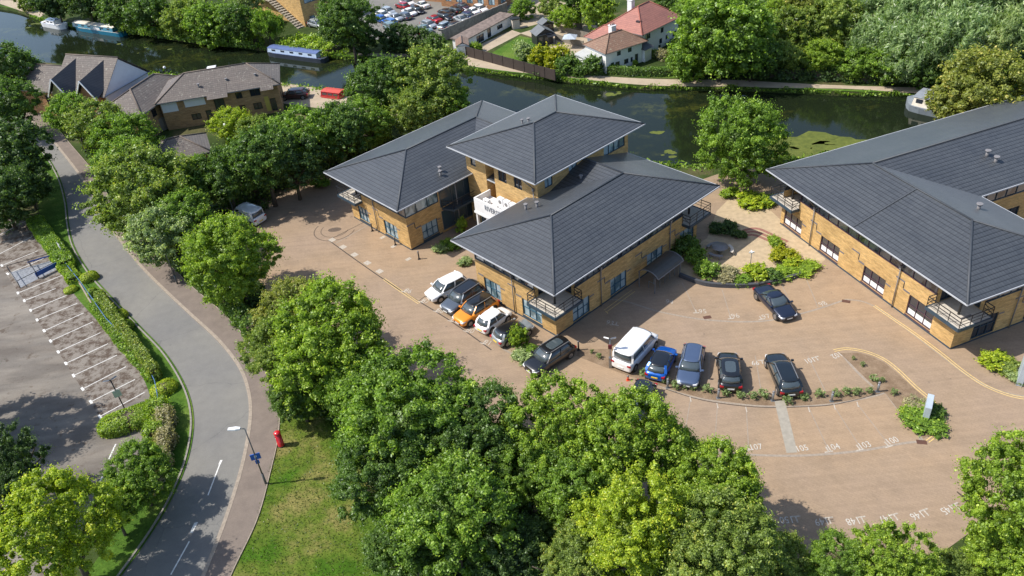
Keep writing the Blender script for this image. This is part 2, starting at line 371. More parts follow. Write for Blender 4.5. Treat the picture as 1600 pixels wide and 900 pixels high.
# ------------------------------------------------------------------ ground, canal, roads
nearb = smooth_line([(-260, 235), (-150, 180), (-80, 146.6), (-55, 134), (-33.5, 124.3), (-21.8, 117.2), (-8, 107.5), (3, 99), (14, 89.2), (19, 85.3), (24, 84), (33, 83.6), (44, 83.6), (56, 85.6), (70, 89.5), (110, 98), (200, 118)], 5)
farpx = [(0, 15), (60, 33), (100, 42), (150, 49), (200, 52), (260, 62), (330, 72), (420, 81), (510, 92), (560, 96), (620, 98), (700, 107), (740, 113), (800, 121), (870, 128), (950, 137), (1010, 141), (1080, 142.5), (1150, 143), (1200, 145), (1260, 148), (1330, 151), (1420, 152.5)]
farb = smooth_line([(-300, 300), (-150, 211)] + [at(p[0], p[1], -.6) for p in farpx] + [(66, 95.5), (110, 104), (200, 124)], 4)
def resample(L, n):
    L = [Vector(p) for p in L]; d = [0]
    for i in range(1, len(L)): d.append(d[-1] + (L[i] - L[i - 1]).length)
    out = []; k = 0
    for i in range(n):
        s = d[-1] * i / (n - 1)
        while k < len(d) - 2 and d[k + 1] < s: k += 1
        t = (s - d[k]) / max(d[k + 1] - d[k], 1e-6); q = L[k].lerp(L[k + 1], min(max(t, 0), 1)); out.append((q.x, q.y))
    return out
NB, FB = resample(nearb, 120), resample(farb, 120)
g = MB()
nt_, ft_ = offset(NB, -.35), offset(FB, .35)
low = [(-900 + i * 1800 / 119, -700) for i in range(120)]; far = [(-1600 + i * 3200 / 119, 2600) for i in range(120)]
def q4(a, za, b, zb):
    for i in range(119):
        p = [(a[i][0], a[i][1], za), (a[i + 1][0], a[i + 1][1], za), (b[i + 1][0], b[i + 1][1], zb), (b[i][0], b[i][1], zb)]
        g.face(p)
q4(low, 0, nt_, 0); q4(nt_, 0, NB, -1.1); q4(NB, -1.1, FB, -1.1); q4(FB, -1.1, ft_, 0); q4(ft_, 0, far, 0)
structure('ground', g, MATS['scrub'])
m = MB().strip(offset(NB, -.3), offset(FB, .3), -.6); structure('canal_water', m, MATS['water'])
# towpath and grass verge on the far bank
tow_b = smooth_line(pxl([(740, 104), (800, 112), (870, 119), (950, 128), (1010, 133), (1080, 135), (1150, 135), (1200, 137), (1260, 138), (1330, 139), (1440, 146), (1560, 150)]), 4)
tow_t = smooth_line(pxl([(760, 95), (810, 103), (880, 112), (950, 119.5), (1010, 123), (1080, 124.5), (1150, 125), (1200, 128), (1260, 131), (1330, 134), (1440, 137), (1560, 142)]), 4)
tow = smooth_line(pxl([(560, 86), (600, 89), (650, 91), (690, 97), (740, 104)]), 4)
tow2 = smooth_line(pxl([(560, 82), (610, 84), (650, 84), (700, 85), (760, 95)]), 4)
m = MB().strip(tow_b, tow_t, .012); m.strip(tow, tow2, .012); m.sheet(pxl([(700, 92), (735, 76), (800, 47), (815, 52), (742, 90), (760, 95), (745, 100)]), .009)
m.sheet(pxl([(0, 0), (40, 0), (70, 22), (62, 27), (0, 6)]), .009)
structure('towpath', m, MATS['gravel'])
fb_in = offset(FB, .3); fb_out = offset(FB, .9)
m = MB().strip(fb_in, fb_out, .006); structure('bank_verge', m, MATS['lush'])
m = MB().sheet(pxl([(430, 128), (552, 146), (640, 162), (640, 190), (540, 175), (432, 160)]), .008); structure('quay_paving', m, MATS['gravel'])
# far car park, service yard, garden lawns
m = MB().sheet(pxl([(560, -25), (860, -25), (810, 10), (692, 62), (560, 62)]), .008); structure('far_car_park', m, MATS['road'])
m = MB().sheet(pxl([(796, 26), (830, -10), (905, 10), (850, 35), (812, 45)]), .008); structure('yard_gravel', m, MATS['gravel'])
m = MB().sheet(pxl([(765, 85), (812, 56), (850, 64), (868, 84), (850, 100), (870, 118), (800, 103)]), .010); m.sheet(pxl([(985, 115), (1000, 106), (1060, 102), (1080, 112), (1060, 122), (985, 120)]), .010); structure('garden_lawn', m, MATS['lush'])
m = MB().sheet(pxl([(812, 52), (860, 38), (960, 40), (935, 88), (905, 88), (868, 84), (850, 64)]), .011); structure('garden_yard', m, MATS['gravel'])

# park paving
park = pxl([(352, 322), (440, 285), (520, 262), (600, 232), (700, 250), (1040, 300)]) + [(26.5, 82.3), (33, 82), (44, 82), (56, 84), (75, 89), (110, 70), (95, 30)] + pxl([(1700, 760), (1560, 800), (1460, 872), (1330, 875), (1190, 880), (1080, 840), (940, 760), (830, 700), (720, 650), (600, 600), (520, 560), (440, 480), (380, 410)])
m = MB().sheet(park, .006); structure('block_paving', m, MATS['paving'])
# road
rl = [(-60, 160), (-20, 185), (20, 205), (62, 235), (88, 275), (100, 315), (104, 350), (112, 385), (135, 425), (165, 460), (215, 512), (255, 555), (285, 605), (297, 650), (293, 700), (275, 755), (240, 820), (180, 905), (120, 980), (60, 1060)]
rr = [(-40, 140), (15, 165), (70, 205), (105, 245), (130, 278), (150, 310), (170, 345), (192, 378), (225, 418), (262, 455), (305, 495), (345, 532), (378, 575), (393, 620), (393, 668), (380, 735), (355, 815), (322, 900), (290, 980), (250, 1060)]
RL, RR = smooth_line(pxl(rl), 6), smooth_line(pxl(rr), 6)
m = MB().strip(RL, RR, .010); structure('road', m, MATS['road'])
n = len(RR)
fpx = [(0, 125), (60, 160), (98, 212), (140, 262), (155, 285), (172, 312), (192, 345), (222, 372), (262, 412), (300, 450), (345, 488), (385, 532), (415, 578), (434, 622), (434, 680), (420, 745), (400, 815), (360, 900), (330, 980), (290, 1060)]
FP = smooth_line(pxl(fpx), 6)
m = MB().strip(RR, FP, .0, .11); structure('footpath', m, MATS['path'])
m = MB().strip(RR, offset(RR, -.28), .0, .125, True); m.strip(offset(RR, .03), offset(RR, .22), .016); structure('kerb', m, KERB)
m = MB().strip(offset(RL, .14), RL, .0, .12, True); structure('kerb', m, KERBG)
m = MB().strip(offset(RL, -.02), offset(RL, -.24), .016); structure('gutter_strip', m, KERBG)
m = MB().strip(offset(FP, .02), offset(FP, .1), .0, .13, True); structure('path_edging', m, KERB)
# grass beside the footpath and the verge left of the road
m = MB().sheet(offset(FP, -.05)[54:] + pxl([(430, 1060), (640, 1010), (700, 900), (640, 820), (560, 700), (520, 640), (470, 600), (440, 590)]), .05); structure('grass_bank', m, MATS['grass'])
VG = smooth_line(pxl([(0, 215), (20, 240), (50, 290), (60, 320), (62, 350), (70, 385), (95, 425), (120, 465), (160, 510), (200, 555), (228, 600), (240, 650), (240, 700), (225, 755), (190, 820), (130, 905), (70, 990)]), 6)
m = MB().sheet(offset(RL, .3)[12:] [::1] + VG[::-1], .05); structure('grass_verge', m, MATS['lush'])
# left car park
m = MB().sheet(pxl([(-80, 330), (40, 345), (62, 378), (110, 425), (168, 520), (240, 598), (252, 640), (230, 700), (170, 790), (100, 860), (0, 1000), (-200, 900)]), .006); structure('left_car_park', m, MATS['tarmac'])
m = MB().sheet(pxl([(-40, 352), (50, 350), (112, 425), (166, 520), (238, 598), (226, 618), (156, 652), (103, 568), (38, 470), (-30, 372)]), .010); structure('parking_bays', m, MATS['bay'])
kl = smooth_line(pxl([(62, 378), (110, 425), (140, 472), (168, 520), (205, 562), (240, 600)]), 4)
m = MB().strip(kl, offset(kl, .14), 0, .12, True); structure('kerb', m, KERB)
# paint: bay lines with little T heads
def line(m, a, b, w, z=.016):
    a = Vector(a); b = Vector(b); d = (b - a).normalized(); nn = Vector((-d.y, d.x)) * w / 2
    m.face([(*(a - nn), z), (*(b - nn), z), (*(b + nn), z), (*(a + nn), z)]) if True else None
m = MB()
for a, b in (((-35, 385), (40, 346)), ((-10, 402), (50, 370)), ((3, 415), (59, 392)), ((12, 428), (68, 404)), ((28, 458), (98, 430)), ((38, 470), (87, 451)), ((48, 485), (110, 459)), ((58, 500), (121, 474)), ((69, 517), (131, 489)), ((79, 533), (145, 503)), ((91, 550), (157, 520)), ((103, 568), (169, 537)), ((115, 587), (183, 555)), ((129, 608), (197, 573)), ((142, 628), (211, 593)), ((156, 651), (226, 613))):
    A, B = at(*a), at(*b); line(m, A, B, .08); d = (Vector(B) - Vector(A)).normalized(); nn = Vector((-d.y, d.x))
    line(m, Vector(A) - nn * .28, Vector(A) + nn * .28, .2, .0165)
line(m, at(181, 694), at(170, 718), .12); line(m, at(160, 745), at(146, 772), .12)
structure('bay_lines', m, PAINTW)
m = MB()
for a, b in (((346, 719), (325, 774)), ((308, 816), (299, 833)), ((296, 846), (267, 898))): line(m, at(*a), at(*b), .10 if a[1] != 816 else .16, .018)
line(m, at(306, 817), at(299, 833), .22, .0185); line(m, at(346, 719), at(343, 726), .18, .0185)
structure('centre_line', m, PAINTW)
# yellow double lines of the park
def dbl(m, L, w=.07, gap=.22, z=.016):
    L = smooth_line(L, 6)
    for o in (-gap / 2, gap / 2):
        c = offset(L, o); m.strip(offset(c, -w / 2), offset(c, w / 2), z)
isl_y = pxl([(1303, 548), (1322, 545), (1345, 548), (1365, 554), (1385, 564), (1405, 580), (1430, 604), (1450, 621), (1464, 634), (1474, 650), (1475, 664), (1467, 676), (1449, 690)])
m = MB(); dbl(m, isl_y); dbl(m, pxl([(1366, 478), (1395, 498), (1430, 522), (1470, 552), (1505, 580), (1540, 603), (1582, 619), (1620, 624)]))
dbl(m, pxl([(946, 486), (990, 454)]), .06, .35); line(m, at(946, 486), at(950, 490), .08)
dbl(m, pxl([(600, 436), (628, 456), (655, 474)]), .06, .22)
structure('yellow_lines', m, PAINTY)
# kerbs, drains and bands in the paving
m = MB()
for L, wd in (([(900, 546), (955, 560), (1000, 585), (1040, 607), (1100, 624), (1180, 634), (1250, 635), (1310, 630), (1370, 618), (1384, 612)], .16), ([(1384, 612), (1405, 640), (1432, 668), (1440, 690)], .3), ([(1000, 690), (1080, 702), (1160, 710), (1250, 712), (1340, 705), (1410, 693), (1437, 690)], .2), ([(1314, 552), (1338, 580), (1366, 606)], .2), ([(1060, 548), (1052, 600)], .07), ([(1108, 552), (1108, 612)], .07), ([(1180, 556), (1190, 616)], .07), ([(1262, 556), (1290, 612)], .07), ([(1079, 624), (1066, 698)], .06), ([(1121, 634), (1116, 704)], .06), ([(1166, 638), (1170, 706)], .06), ([(1264, 638), (1296, 706)], .06), ([(1304, 636), (1346, 702)], .06), ([(1340, 632), (1388, 694)], .06), ([(1088, 489), (1066, 442)], .07), ([(1142, 497), (1128, 452)], .07), ([(1244, 492), (1222, 446)], .07), ([(1278, 480), (1258, 432)], .07), ([(900, 480), (960, 468), (1030, 487), (1105, 500), (1190, 502), (1260, 488), (1322, 468)], .18), ([(1322, 468), (1365, 478), (1450, 540), (1520, 592), (1580, 616), (1640, 622)], .16), ([(525, 380), (575, 352)], .12), ([(785, 545), (830, 568)], .2)):
    L = smooth_line(pxl(L), 5); m.strip(offset(L, -wd / 2), offset(L, wd / 2), .012)
structure('paving_band', m, KERB)
m = MB()
for L, wd in (([(513, 375), (560, 409), (620, 450), (700, 499), (768, 547)], .11), ([(520, 372), (575, 344)], .07), ([(655, 470), (668, 460)], .08), ([(1217, 629), (1244, 707)], .06), ([(1384, 612), (1310, 631), (1250, 636), (1180, 636), (1100, 626), (1040, 608)], .07)):
    L = smooth_line(pxl(L), 4); m.strip(offset(L, -wd / 2), offset(L, wd / 2), .0125)
structure('drain_channel', m, plain('drain_dark', (.045, .035, .03), .8))
m = MB().sheet(pxl([(1210, 627), (1226, 625), (1246, 707), (1229, 708)]), .014); structure('concrete_path', m, CONC)
# planting strips
isl = pxl([(905, 546), (960, 545), (985, 572), (1040, 590), (1100, 606), (1180, 615), (1250, 614), (1310, 610), (1366, 604), (1340, 578), (1312, 552), (1345, 552), (1362, 557), (1382, 567), (1402, 583), (1428, 607), (1448, 624), (1461, 637), (1470, 652), (1470, 664), (1462, 675), (1442, 686), (1430, 666), (1403, 640), (1382, 613), (1310, 629), (1250, 634), (1180, 633), (1100, 623), (1040, 606), (990, 590), (940, 572), (900, 556)])
m = MB().sheet(isl, .013); structure('planting_strip_soil', m, MATS['soil'])
# courtyard of gravel in front of the right building
m = MB().sheet(pxl([(1105, 372), (1120, 330), (1150, 300), (1205, 330), (1240, 362), (1290, 405), (1270, 425), (1150, 444), (1060, 430), (1060, 400)]), .012); structure('courtyard_gravel', m, plain('pale_gravel', (.42, .32, .20), .95, var=.16, scale=2))
m = MB()
for k in range(3):
    L = smooth_line(pxl([(1148 + k * 3, 373 - k * 5), (1175 + k * 3, 367 - k * 5), (1205 + k * 2, 378 - k * 5), (1225 + k * 3, 388 - k * 5)]), 5); m.strip(offset(L, -.18), offset(L, .18), .02)
structure('brick_step_band', m, plain('red_paver', (.26, .12, .09), .9, var=.2, scale=5))
ALG = [[(1222, 240), (1240, 222), (1262, 216), (1300, 217), (1335, 222), (1320, 238), (1265, 248)], [(1232, 246), (1250, 232), (1275, 226), (1300, 226), (1290, 240), (1262, 250), (1240, 256)]]
for L in ALG + [[(1036, 236), (1050, 232), (1062, 238), (1052, 246)], [(1060, 262), (1080, 250), (1096, 262), (1085, 274), (1068, 274)], [(1022, 205), (1034, 203), (1034, 209), (1024, 210)], [(930, 146), (962, 143), (965, 149), (938, 150)], [(190, 56), (240, 60), (300, 70), (290, 78), (220, 72)], [(52, 33), (70, 34), (68, 41), (55, 40)]]:
    A_ = pxl(L, -.6); ax, ay = sum(p[0] for p in A_) / len(A_), sum(p[1] for p in A_) / len(A_); rng_ = random.Random(int(ax * 10)); m = MB(); xs, ys = [p[0] for p in A_], [p[1] for p in A_]
    big_ = len(L) > 6; area = (max(xs) - min(xs)) * (max(ys) - min(ys))
    for k in range(44 if big_ else 9):
        cx_, cy_0 = rng_.gauss(ax, (max(xs) - min(xs)) / 4.2), rng_.gauss(ay, (max(ys) - min(ys)) / 4.5); r_ = rng_.uniform(.15, .6) * (1 if big_ else .7) if not big_ or k > 30 else rng_.uniform(.9, 1.9)
        m.sheet([(cx_ + r_ * rng_.uniform(.8, 1.2) * math.cos(j * .785) * 1.4, cy_0 + r_ * rng_.uniform(.75, 1.15) * math.sin(j * .785)) for j in range(8)], -.597 + k * .0008)
    structure('algae_patch', m, MATS['algae'])

# ------------------------------------------------------------------ lettering
def text(name, s, size, mat, parent=None, M=None, extrude=.012):
    cu = bpy.data.curves.new(name, 'FONT'); cu.body = s; cu.size = size; cu.extrude = extrude; cu.align_x = 'CENTER'; cu.align_y = 'CENTER'; cu.resolution_u = 2
    ob = bpy.data.objects.new('tmp', cu); COL.objects.link(ob); dg = bpy.context.evaluated_depsgraph_get()
    me = bpy.data.meshes.new_from_object(ob.evaluated_get(dg)); bpy.data.objects.remove(ob); me.materials.clear(); me.materials.append(mat)
    o = bpy.data.objects.new(name, me); COL.objects.link(o)
    if parent is not None: o.parent = parent
    if M is not None: o.matrix_local = M
    return o
def ground_text(s, px, py, rot, size, mat, T=None):
    x, y = at(px, py); o = text('bay_number', s, size, mat, None, Matrix.Translation((x, y, .019)) @ Matrix.Rotation(R(rot), 4, 'Z') @ Matrix.Diagonal((1, 1.25, 1, 1)), .001); tag(o, kind='structure')
marks = MB()
def tmark(px, py, rot, w=.75, h=.55):
    x, y = at(px, py); c, s = math.cos(R(rot)), math.sin(R(rot)); f = lambda u, v: (x + c * u - s * v, y + s * u + c * v)
    line(marks, f(-w / 2, 0), f(w / 2, 0), .11, .017); line(marks, f(0, 0), f(0, h), .10, .0172)
for s, x, y, rt_, tx, ty in (('108', 1130, 692, -2, 1118, 697), ('107', 1181, 699, 0, 1171, 703), ('105', 1253, 701, 4, None, 0), ('104', 1302, 699, 6, 1295, 706), ('103', 1351, 696, 9, 1344, 703), ('100', 1394, 689, 14, 1389, 698)):
    ground_text(s, x, y, rt_, .64, PAINTB)
    if tx: tmark(tx, ty, rt_, .62, .5)
for s, x, y, rt_, tx, ty in (('150', 1229, 812, 178, 1243, 807), ('149', 1284, 815, 180, 1294, 809), ('148', 1333, 814, 184, 1345, 808), ('147', 1384, 810, 190, 1396, 804), ('146', 1433, 805, 194, 1443, 797), ('145', 1480, 796, 200, 1491, 788)):
    ground_text(s, x, y, rt_, .64, PAINTB); tmark(tx, ty, rt_, .62, .5)
for s, x, y, rt_, tx, ty in (('99', 1180, 567, 176, 1190, 563), ('101', 1265, 563, 192, 1274, 558), ('102', 1307, 555, 200, None, 0)):
    ground_text(s, x, y, rt_, .64, PAINTB)
    if tx: tmark(tx, ty, rt_, .55, .45)
for s, x, y, rt_, tx, ty in (('94', 1046, 472, -20, None, 0), ('95', 1098, 487, -6, 1088, 489), ('96', 1149, 494, 2, 1142, 498), ('97', 1197, 495, 6, 1190, 499), ('98', 1286, 475, 20, None, 0), ('93', 953, 505, -25, 962, 508)):
    ground_text(s, x, y, rt_, .72, PAINTP)
    if tx: tmark(tx, ty, rt_, .55, .45)
for s, x, y in (('86', 638, 455), ('87', 665, 471), ('88', 688, 486), ('89', 711, 501), ('90', 735, 517), ('91', 762, 536)):
    ground_text(s, x, y, -30, .75, PAINTP); tmark(x - 7, y + 1, -30, .6, .5)
for x, y in ((519, 375), (536, 386), (554, 398), (574, 411), (593, 424), (638, 405), (598, 371), (615, 385)):
    cx, cy = at(x, y); c, s = math.cos(R(-48)), math.sin(R(-48)); u = .36 if x < 597 else .2
    marks.face([(cx + c * a - s * b, cy + s * a + c * b, .0175) for a, b in ((-u, -.3), (u, -.3), (u, .3), (-u, .3))])
for x, y in ((1079, 624), (1121, 634), (1166, 640), (1264, 640), (1304, 636), (1340, 632)): line(marks, at(x - 1, y - 4), at(x + 1, y + 4), .08, .0172)
structure('bay_marks', marks, plain('road_paint_worn', (.40, .35, .29), .85, var=.3, scale=9))
m = MB()
for x, y, a in ((1105, 496, 5), (1440, 691, -15), (1322, 471, -25)):
    cx, cy = at(x, y); c, s = math.cos(R(a)), math.sin(R(a)); m.face([(cx + c * u - s * v, cy + s * u + c * v, .02) for u, v in ((-.35, -.2), (.35, -.2), (.35, .2), (-.35, .2))])
structure('drain_grate', m, plain('rusty_iron', (.10, .045, .03), .8))
m = MB()   # manhole ring by the left wing
cx, cy = at(523, 359)
for r0, r1 in ((2.3, 2.2), (1.55, 1.47)):
    ring = [(cx + math.cos(t) * r0, cy + math.sin(t) * r0) for t in [R(150 + 8 * i) for i in range(26)]]; rin = [(cx + math.cos(t) * r1, cy + math.sin(t) * r1) for t in [R(150 + 8 * i) for i in range(26)]]
    m.strip(ring, rin, .0125)
m.sheet([(cx + .75 * math.cos(i), cy + .45 * math.sin(i)) for i in [k * math.pi / 8 for k in range(16)]], .0125)
structure('paving_rings', m, plain('darker_pavers', (.11, .08, .06), .9, var=.3, scale=6))

# ------------------------------------------------------------------ building kit
def facade(m, A, d, L, z0, z1, ops=(), dep=.16):
    """a wall with real openings; walks counter-clockwise, outside on the right"""
    dx, dy = d; nx, ny = dy, -dx
    us = sorted({0, L} | {o[0] for o in ops} | {o[1] for o in ops}); zs = sorted({z0, z1} | {o[2] for o in ops} | {o[3] for o in ops})
    P = lambda u, z, k=0: (A[0] + dx * u - nx * k, A[1] + dy * u - ny * k, z)
    for i in range(len(us) - 1):
        for j in range(len(zs) - 1):
            um, zm = (us[i] + us[i + 1]) / 2, (zs[j] + zs[j + 1]) / 2
            if any(o[0] < um < o[1] and o[2] < zm < o[3] for o in ops): continue
            m.face([P(us[i], zs[j]), P(us[i + 1], zs[j]), P(us[i + 1], zs[j + 1]), P(us[i], zs[j + 1])])
    for u0, u1, a, b in [o[:4] for o in ops]:
        m.face([P(u0, a), P(u0, a, dep), P(u0, b, dep), P(u0, b)][::-1]); m.face([P(u1, a), P(u1, a, dep), P(u1, b, dep), P(u1, b)])
        m.face([P(u0, a), P(u1, a), P(u1, a, dep), P(u0, a, dep)]); m.face([P(u0, b), P(u1, b), P(u1, b, dep), P(u0, b, dep)][::-1])
def window(par, A, d, o, cols=2, rows=2, fm=None, gm=None, name='window', dep=.10, fw=.06, sill=None):
    dx, dy = d; nx, ny = dy, -dx; u0, u1, z0, z1 = o[:4]; fm = fm or NAVYM; gm = gm or GLASS
    M = Matrix(((dx, -nx, 0, A[0]), (dy, -ny, 0, A[1]), (0, 0, 1, 0), (0, 0, 0, 1)))
    f = MB(); e = .004
    f.box(u0 + e, u1 - e, dep - .04, dep + .03, z0 + e, z0 + fw, M); f.box(u0 + e, u1 - e, dep - .04, dep + .03, z1 - fw, z1 - e, M)
    f.box(u0 + e, u0 + fw, dep - .04, dep + .03, z0 + fw, z1 - fw, M); f.box(u1 - fw, u1 - e, dep - .04, dep + .03, z0 + fw, z1 - fw, M)
    for i in range(1, cols): u = u0 + (u1 - u0) * i / cols; f.box(u - fw / 2, u + fw / 2, dep - .03, dep + .02, z0 + fw, z1 - fw, M)
    for j in range(1, rows): z = z0 + (z1 - z0) * j / rows; f.box(u0 + fw, u1 - fw, dep - .025, dep + .015, z - fw / 2, z + fw / 2, M)
    if sill: f.box(u0 - .06, u1 + .06, -.06, dep - .05, z0 - .07, z0 + .003, M)
    w_ = f.build(name, fm, par)
    p = MB().box(u0 + .01, u1 - .01, dep + .035, dep + .05, z0 + .01, z1 - .01, M).build('pane', gm, w_); return w_
def roof(par, faces, eave, ze, name='roof', mat=None, ridges=(), ridge_mat=None, gut=GUTTER, gr=.035, th=.12, rw=.2):
    """faces: lists of 3-D points; eave: plan outline (ccw)"""
    m = MB()
    for f in faces:
        nrm = (Vector(f[1]) - Vector(f[0])).cross(Vector(f[2]) - Vector(f[0])); m.face(f if nrm.z > 0 else f[::-1])
    r = m.build(name, mat or ROOF, par)
    s = MB().sheet(eave, ze - th); n = len(eave)
    for i in range(n):
        a, b = eave[i], eave[(i + 1) % n]; s.face([(a[0], a[1], ze - th), (b[0], b[1], ze - th), (b[0], b[1], ze - .01), (a[0], a[1], ze - .01)])
    s.build('soffit', SOFFIT, r)
    if gut:
        gt = MB()
        for i in range(n):
            a, b = Vector((*eave[i], 0)), Vector((*eave[(i + 1) % n], 0)); d = (b - a).normalized(); o = Vector((d.y, -d.x, 0)) * (gr)
            gt.bar(a + o + Vector((0, 0, ze - .06)) - d * gr, b + o + Vector((0, 0, ze - .06)) + d * gr, gr * 2, .11)
        gt.build('gutter', gut, r)
    if ridges:
        c = MB()
        for a, b in ridges: c.bar(Vector(a) + Vector((0, 0, .03)), Vector(b) + Vector((0, 0, .03)), rw, .12, 6)
        c.build('ridge_tiles', ridge_mat or RIDGE, r)
    return r
def hip_roof(par, x0, x1, y0, y1, ze, zr, **k):
    """hipped all round, ridge along the longer side"""
    W, D = x1 - x0, y1 - y0; h = min(W, D) / 2
    if W >= D: A, B = (x0 + h, (y0 + y1) / 2, zr), (x1 - h, (y0 + y1) / 2, zr)
    else: A, B = ((x0 + x1) / 2, y0 + h, zr), ((x0 + x1) / 2, y1 - h, zr)
    c = [(x0, y0, ze), (x1, y0, ze), (x1, y1, ze), (x0, y1, ze)]
    if W >= D: F = [[c[0], c[1], B, A], [c[1], c[2], B], [c[2], c[3], A, B], [c[3], c[0], A]]; hp = [(c[0], A), (c[3], A), (c[1], B), (c[2], B), (A, B)]
    else: F = [[c[0], c[1], A], [c[1], c[2], B, A], [c[2], c[3], B], [c[3], c[0], A, B]]; hp = [(c[0], A), (c[1], A), (c[2], B), (c[3], B), (A, B)]
    return roof(par, F, [(p[0], p[1]) for p in c], ze, ridges=hp, **k)
def gable_roof(par, x0, x1, y0, y1, ze, zr, axis='x', wallm=None, ov=.35, **k):
    if axis == 'x':
        A, B = (x0, (y0 + y1) / 2, zr), (x1, (y0 + y1) / 2, zr); F = [[(x0, y0, ze), (x1, y0, ze), B, A], [(x1, y1, ze), (x0, y1, ze), A, B]]
        tri = [[(x0 + ov, y0 + ov, ze - .02), (x0 + ov, y1 - ov, ze - .02), (x0 + ov, (y0 + y1) / 2, zr - .22)], [(x1 - ov, y0 + ov, ze - .02), (x1 - ov, y1 - ov, ze - .02), (x1 - ov, (y0 + y1) / 2, zr - .22)]]
    else:
        A, B = ((x0 + x1) / 2, y0, zr), ((x0 + x1) / 2, y1, zr); F = [[(x0, y0, ze), (x0, y1, ze), B, A], [(x1, y0, ze), (x1, y1, ze), B, A]]
        tri = [[(x0 + ov, y0 + ov, ze - .02), (x1 - ov, y0 + ov, ze - .02), ((x0 + x1) / 2, y0 + ov, zr - .22)], [(x0 + ov, y1 - ov, ze - .02), (x1 - ov, y1 - ov, ze - .02), ((x0 + x1) / 2, y1 - ov, zr - .22)]]
    r = roof(par, F, [(x0, y0), (x1, y0), (x1, y1), (x0, y1)], ze, ridges=[(A, B)], **k)
    if wallm:
        m = MB()
        for t in tri: m.face(t)
        m.build('gable', wallm, par)
    return r
def railing(m, pts, h=1.0, step=1.1):
    for i in range(len(pts) - 1):
        a, b = Vector(pts[i]), Vector(pts[i + 1]); L = (b - a).length; n = max(1, round(L / step))
        for hh in (h, h * .68, h * .36): m.bar(a + Vector((0, 0, hh)), b + Vector((0, 0, hh)), .035 if hh < h else .055)
        for k in range(n + 1):
            p = a.lerp(b, k / n); m.bar(p, p + Vector((0, 0, h)), .045)
            if k < n and L < 1.2:
                q = a.lerp(b, (k + 1) / n); m.bar(p + Vector((0, 0, h * .2)), q + Vector((0, 0, h * .8)), .03); m.bar(p + Vector((0, 0, h * .8)), q + Vector((0, 0, h * .2)), .03)
def corner_balcony(par, ca, cb, sa, sb, n=2.5, out=.9, z=3.0):
    bx = lambda x0, x1, y0, y1: (min(ca + sa * x0, ca + sa * x1), max(ca + sa * x0, ca + sa * x1), min(cb + sb * y0, cb + sb * y1), max(cb + sb * y0, cb + sb * y1))
    b = MB().box(*bx(-out, n, -out, n), z - .14, z).build('balcony', DECK, par)
    m = MB(); P = lambda u, v, zz: (ca + sa * u, cb + sb * v, zz)
    for p, q in ((P(-out, -out, z - .09), P(-out, n, z - .09)), (P(-out, -out, z - .09), P(n, -out, z - .09)), (P(-out, n, z - .09), P(0, n, z - .09)), (P(n, -out, z - .09), P(n, 0, z - .09))): m.bar(p, q, .12, .26)
    m.build('balcony_edge', NAVYM, b)
    m = MB(); i = -out + .03
    railing(m, [P(0, n - .05, z + .05), P(i, n - .05, z + .05), P(i, i, z + .05), P(n - .05, i, z + .05), P(n - .05, 0, z + .05)]); m.build('railing', BLACKM, b)
    m = MB().bar(P(.6, .6, z), P(.6, .6, 5.9), .2, n=10).build('column', BLACKM, b)
    return b
# ------------------------------------------------------------------ central office building
OB = empty('office_building', (3.488, 55.598, 0), R(40.302), 'middle buff brick office block with grey hipped roofs and a taller square pavilion', 'office building')
W0, E0 = 0.0, 20.3
TRIM = plain('trim_stone_grey', (.15, .14, .15), .7)
def trims(par, A, d, ops, L):
    """stepped grey stone blocks and dark slots beside the ground floor windows"""
    dx, dy = d; nx, ny = dy, -dx; M = Matrix(((dx, -nx, 0, A[0]), (dy, -ny, 0, A[1]), (0, 0, 1, 0), (0, 0, 0, 1)))
    for u0, u1, a, b in ops:
        SB = lambda *q: MB().box(*q, M).build('stone_block', TRIM, par)
        SB(max(u0 - .75, .05), u0 - .02, -.012, .05, b - .02, b + .14); SB(u1 + .02, min(u1 + .6, L - .05), -.012, .05, b - .32, b - .18)
        if u0 > 1.6: SB(u0 - 1.75, u0 - .75, -.012, .05, b + .72, b + .86); MB().box(u0 - .84, u0 - .74, -.006, .05, b + .14, b + .72, M).build('wall_slot', BLACKM, par)
        MB().box(u0 - .05, u1 + .05, -.03, .06, .17, a - .01, M).build('window_plinth', PLUM if par.name.endswith('001') else NAVYM, par)
    MB().box(0.02, L - .02, -.02, .04, 0, .16, M).build('plinth', NAVYM, par)
def pipes(par, L):
    for a, b, dx, dy, zt in L:
        m = MB(); m.bar((a + dx * .12, b + dy * .12, .05), (a + dx * .12, b + dy * .12, zt - 1.6), .1, n=8); m.bar((a + dx * .12, b + dy * .12, zt - 1.6), (a + dx * 1.3, b + dy * 1.3, zt - .25), .1, n=8)
        m.box(a + dx * .12 - .1, a + dx * .12 + .1, b + dy * .12 - .1, b + dy * .12 + .1, zt - 1.9, zt - 1.6); m.build('downpipe', GREYP, par)
wall = MB(); N = 2.5
